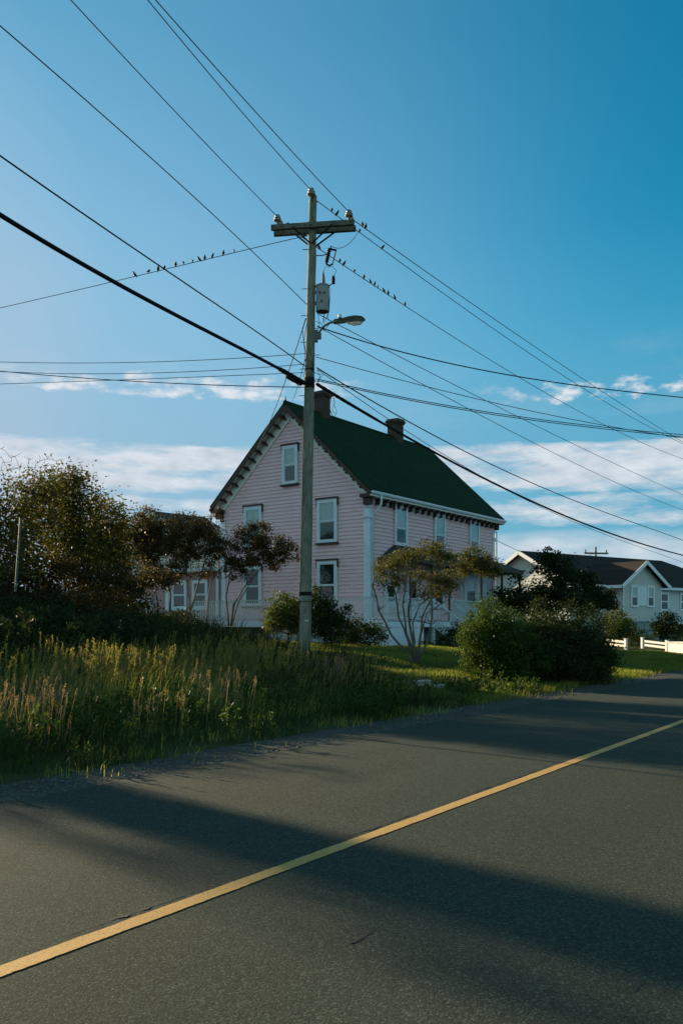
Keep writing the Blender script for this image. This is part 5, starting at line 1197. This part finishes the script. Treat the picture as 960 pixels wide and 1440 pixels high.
m = MB(); ax = e - a; L = ax.length; m.lathe((0, 0, 0), [(0, 0), (.05, .005), (.085, .03), (.088, L * .5), (.085, L - .03), (.05, L - .005), (0, L)], 14, ax); sc = empty('splice_case', a, 0, 'dark cable splice case hanging under the thick cable beside the pole', 'splice case')
m.build('case', M['black'], sc, smooth=True)
m = MB(); m.lathe(ax * .35, [(.088, 0), (.094, .004), (.094, .05), (.088, .054)], 14, ax); m.lathe(ax * .7, [(.088, 0), (.094, .004), (.094, .05), (.088, .054)], 14, ax); m.build('clamp', M['metalgrey'], sc)
# dangling loops near the chimney
m = MB(); Yl = 22.9; bse = P(463, 553, Yl)
for pts in ([(463, 553), (466, 562), (463, 572), (467, 583)], [(463, 553), (471, 565), (467, 575), (472, 584)], [(470, 559), (469, 568), (473, 578), (470, 586), (465, 580), (463, 570), (466, 557)]):
    m.tube([p - bse for p in catm([P(a, b_, Yl) for a, b_ in pts], 5)], .006, 5)
tag(m.build('hanging_loops', M['wire'], None, loc=bse, smooth=True), 'tangle of thin wire loops dangling from the thick cable in front of the chimney', 'wire loops')

# ------------------------------------------------------------------ birds on the wires
def bird_mesh(seed):
    r = np.random.default_rng(seed); up_ = r.uniform(.5, 1.0); b = MB()
    path = [(-.115, 0, -.045), (-.075, 0, -.02), (-.04, 0, .005), (0, 0, .03), (.035, 0, .055 + .012 * up_), (.055, 0, .085 + .015 * up_), (.068, 0, .102 + .015 * up_), (.088, 0, .102 + .013 * up_), (.112, 0, .097 + .012 * up_)]
    rad = [.012, .018, .034, .043, .038, .026, .025, .014, .002]
    b.tube(path, rad, 10)
    for sy in (-1, 1): b.tube([(-.085, sy * .012, -.012), (-.03, sy * .036, .02), (.025, sy * .040, .048), (.045, sy * .028, .06)], [.005, .016, .016, .006], 6)
    for sy in (-1, 1): b.tube([(.005, sy * .014, .01), (.008, sy * .014, -.045)], [.006, .005], 5)
    me_o = b.build('bird', M['bird'], None, smooth=True); return me_o
protos = [bird_mesh(i) for i in range(3)]; used_p = [False] * 3
ORD = ['nearest the pole', 'second out from the pole', 'third out from the pole', 'fourth out from the pole', 'fifth out from the pole', 'sixth out from the pole', 'seventh out from the pole', 'eighth out from the pole', 'ninth out from the pole', 'tenth out from the pole', 'eleventh out from the pole', 'twelfth out from the pole', 'thirteenth out from the pole']
def put_bird(p, label, facing, sc_=1.0):
    i = random.randrange(3)
    if not used_p[i]: o = protos[i]; used_p[i] = True
    else: o = protos[i].copy(); col.objects.link(o)
    o.location = p; o.rotation_euler = (random.uniform(-.1, .1), random.uniform(-.15, .25), facing); o.scale = (sc_,) * 3
    tag(o, label, 'bird', 'dark birds on the wires')
def on_wire(key, px):
    pts = WIRES[key]
    for a, c in zip(pts[:-1], pts[1:]):
        pa, pc = CX + F * a.x / a.y, CX + F * c.x / c.y
        if min(pa, pc) <= px <= max(pa, pc) and abs(pa - pc) > 1e-6: return a.lerp(c, (px - pa) / (pc - pa))
def row(key, xs, text):
    for i, px in enumerate(xs):
        p = on_wire(key, px)
        if p is not None: put_bird(p + Vector((0, 0, .034)), text % ORD[i], random.choice([R(-70), R(100), R(-100), R(75), R(-40), R(-130)]), random.uniform(.62, .78))
row('line carrying a row of birds from under the crossarm towards the left edge', [329, 314, 299, 288, 280.5, 270.5, 258, 247, 231.5, 222.5, 209, 190], 'small dark bird on the line to the left edge, %s')
row('lower of the two long lines running from the pole top down to the right edge', [466, 473, 505, 537], 'small dark bird on the pole top line, %s')
row('upper of the two long lines running from the crossarm down to the right edge', [509, 513.5], 'small dark bird on the road end crossarm line, %s')
row('bird covered line passing behind the pole and down to the right', [448, 477, 483, 498, 511, 520, 526, 531, 539.5, 545, 554, 569], 'small dark bird on the line passing behind the pole, %s')
p = P(404, 318, 22.55); put_bird(p + Vector((0, 0, .04)), 'small dark bird standing on the far end of the crossarm', R(60), .7)
p = P(428, 333, 21.9); put_bird(p + Vector((0, 0, .02)), 'small dark bird tucked under the crossarm against the pole', R(160), .7)
for i, u_ in enumerate(used_p):
    if not u_: bpy.data.objects.remove(protos[i])
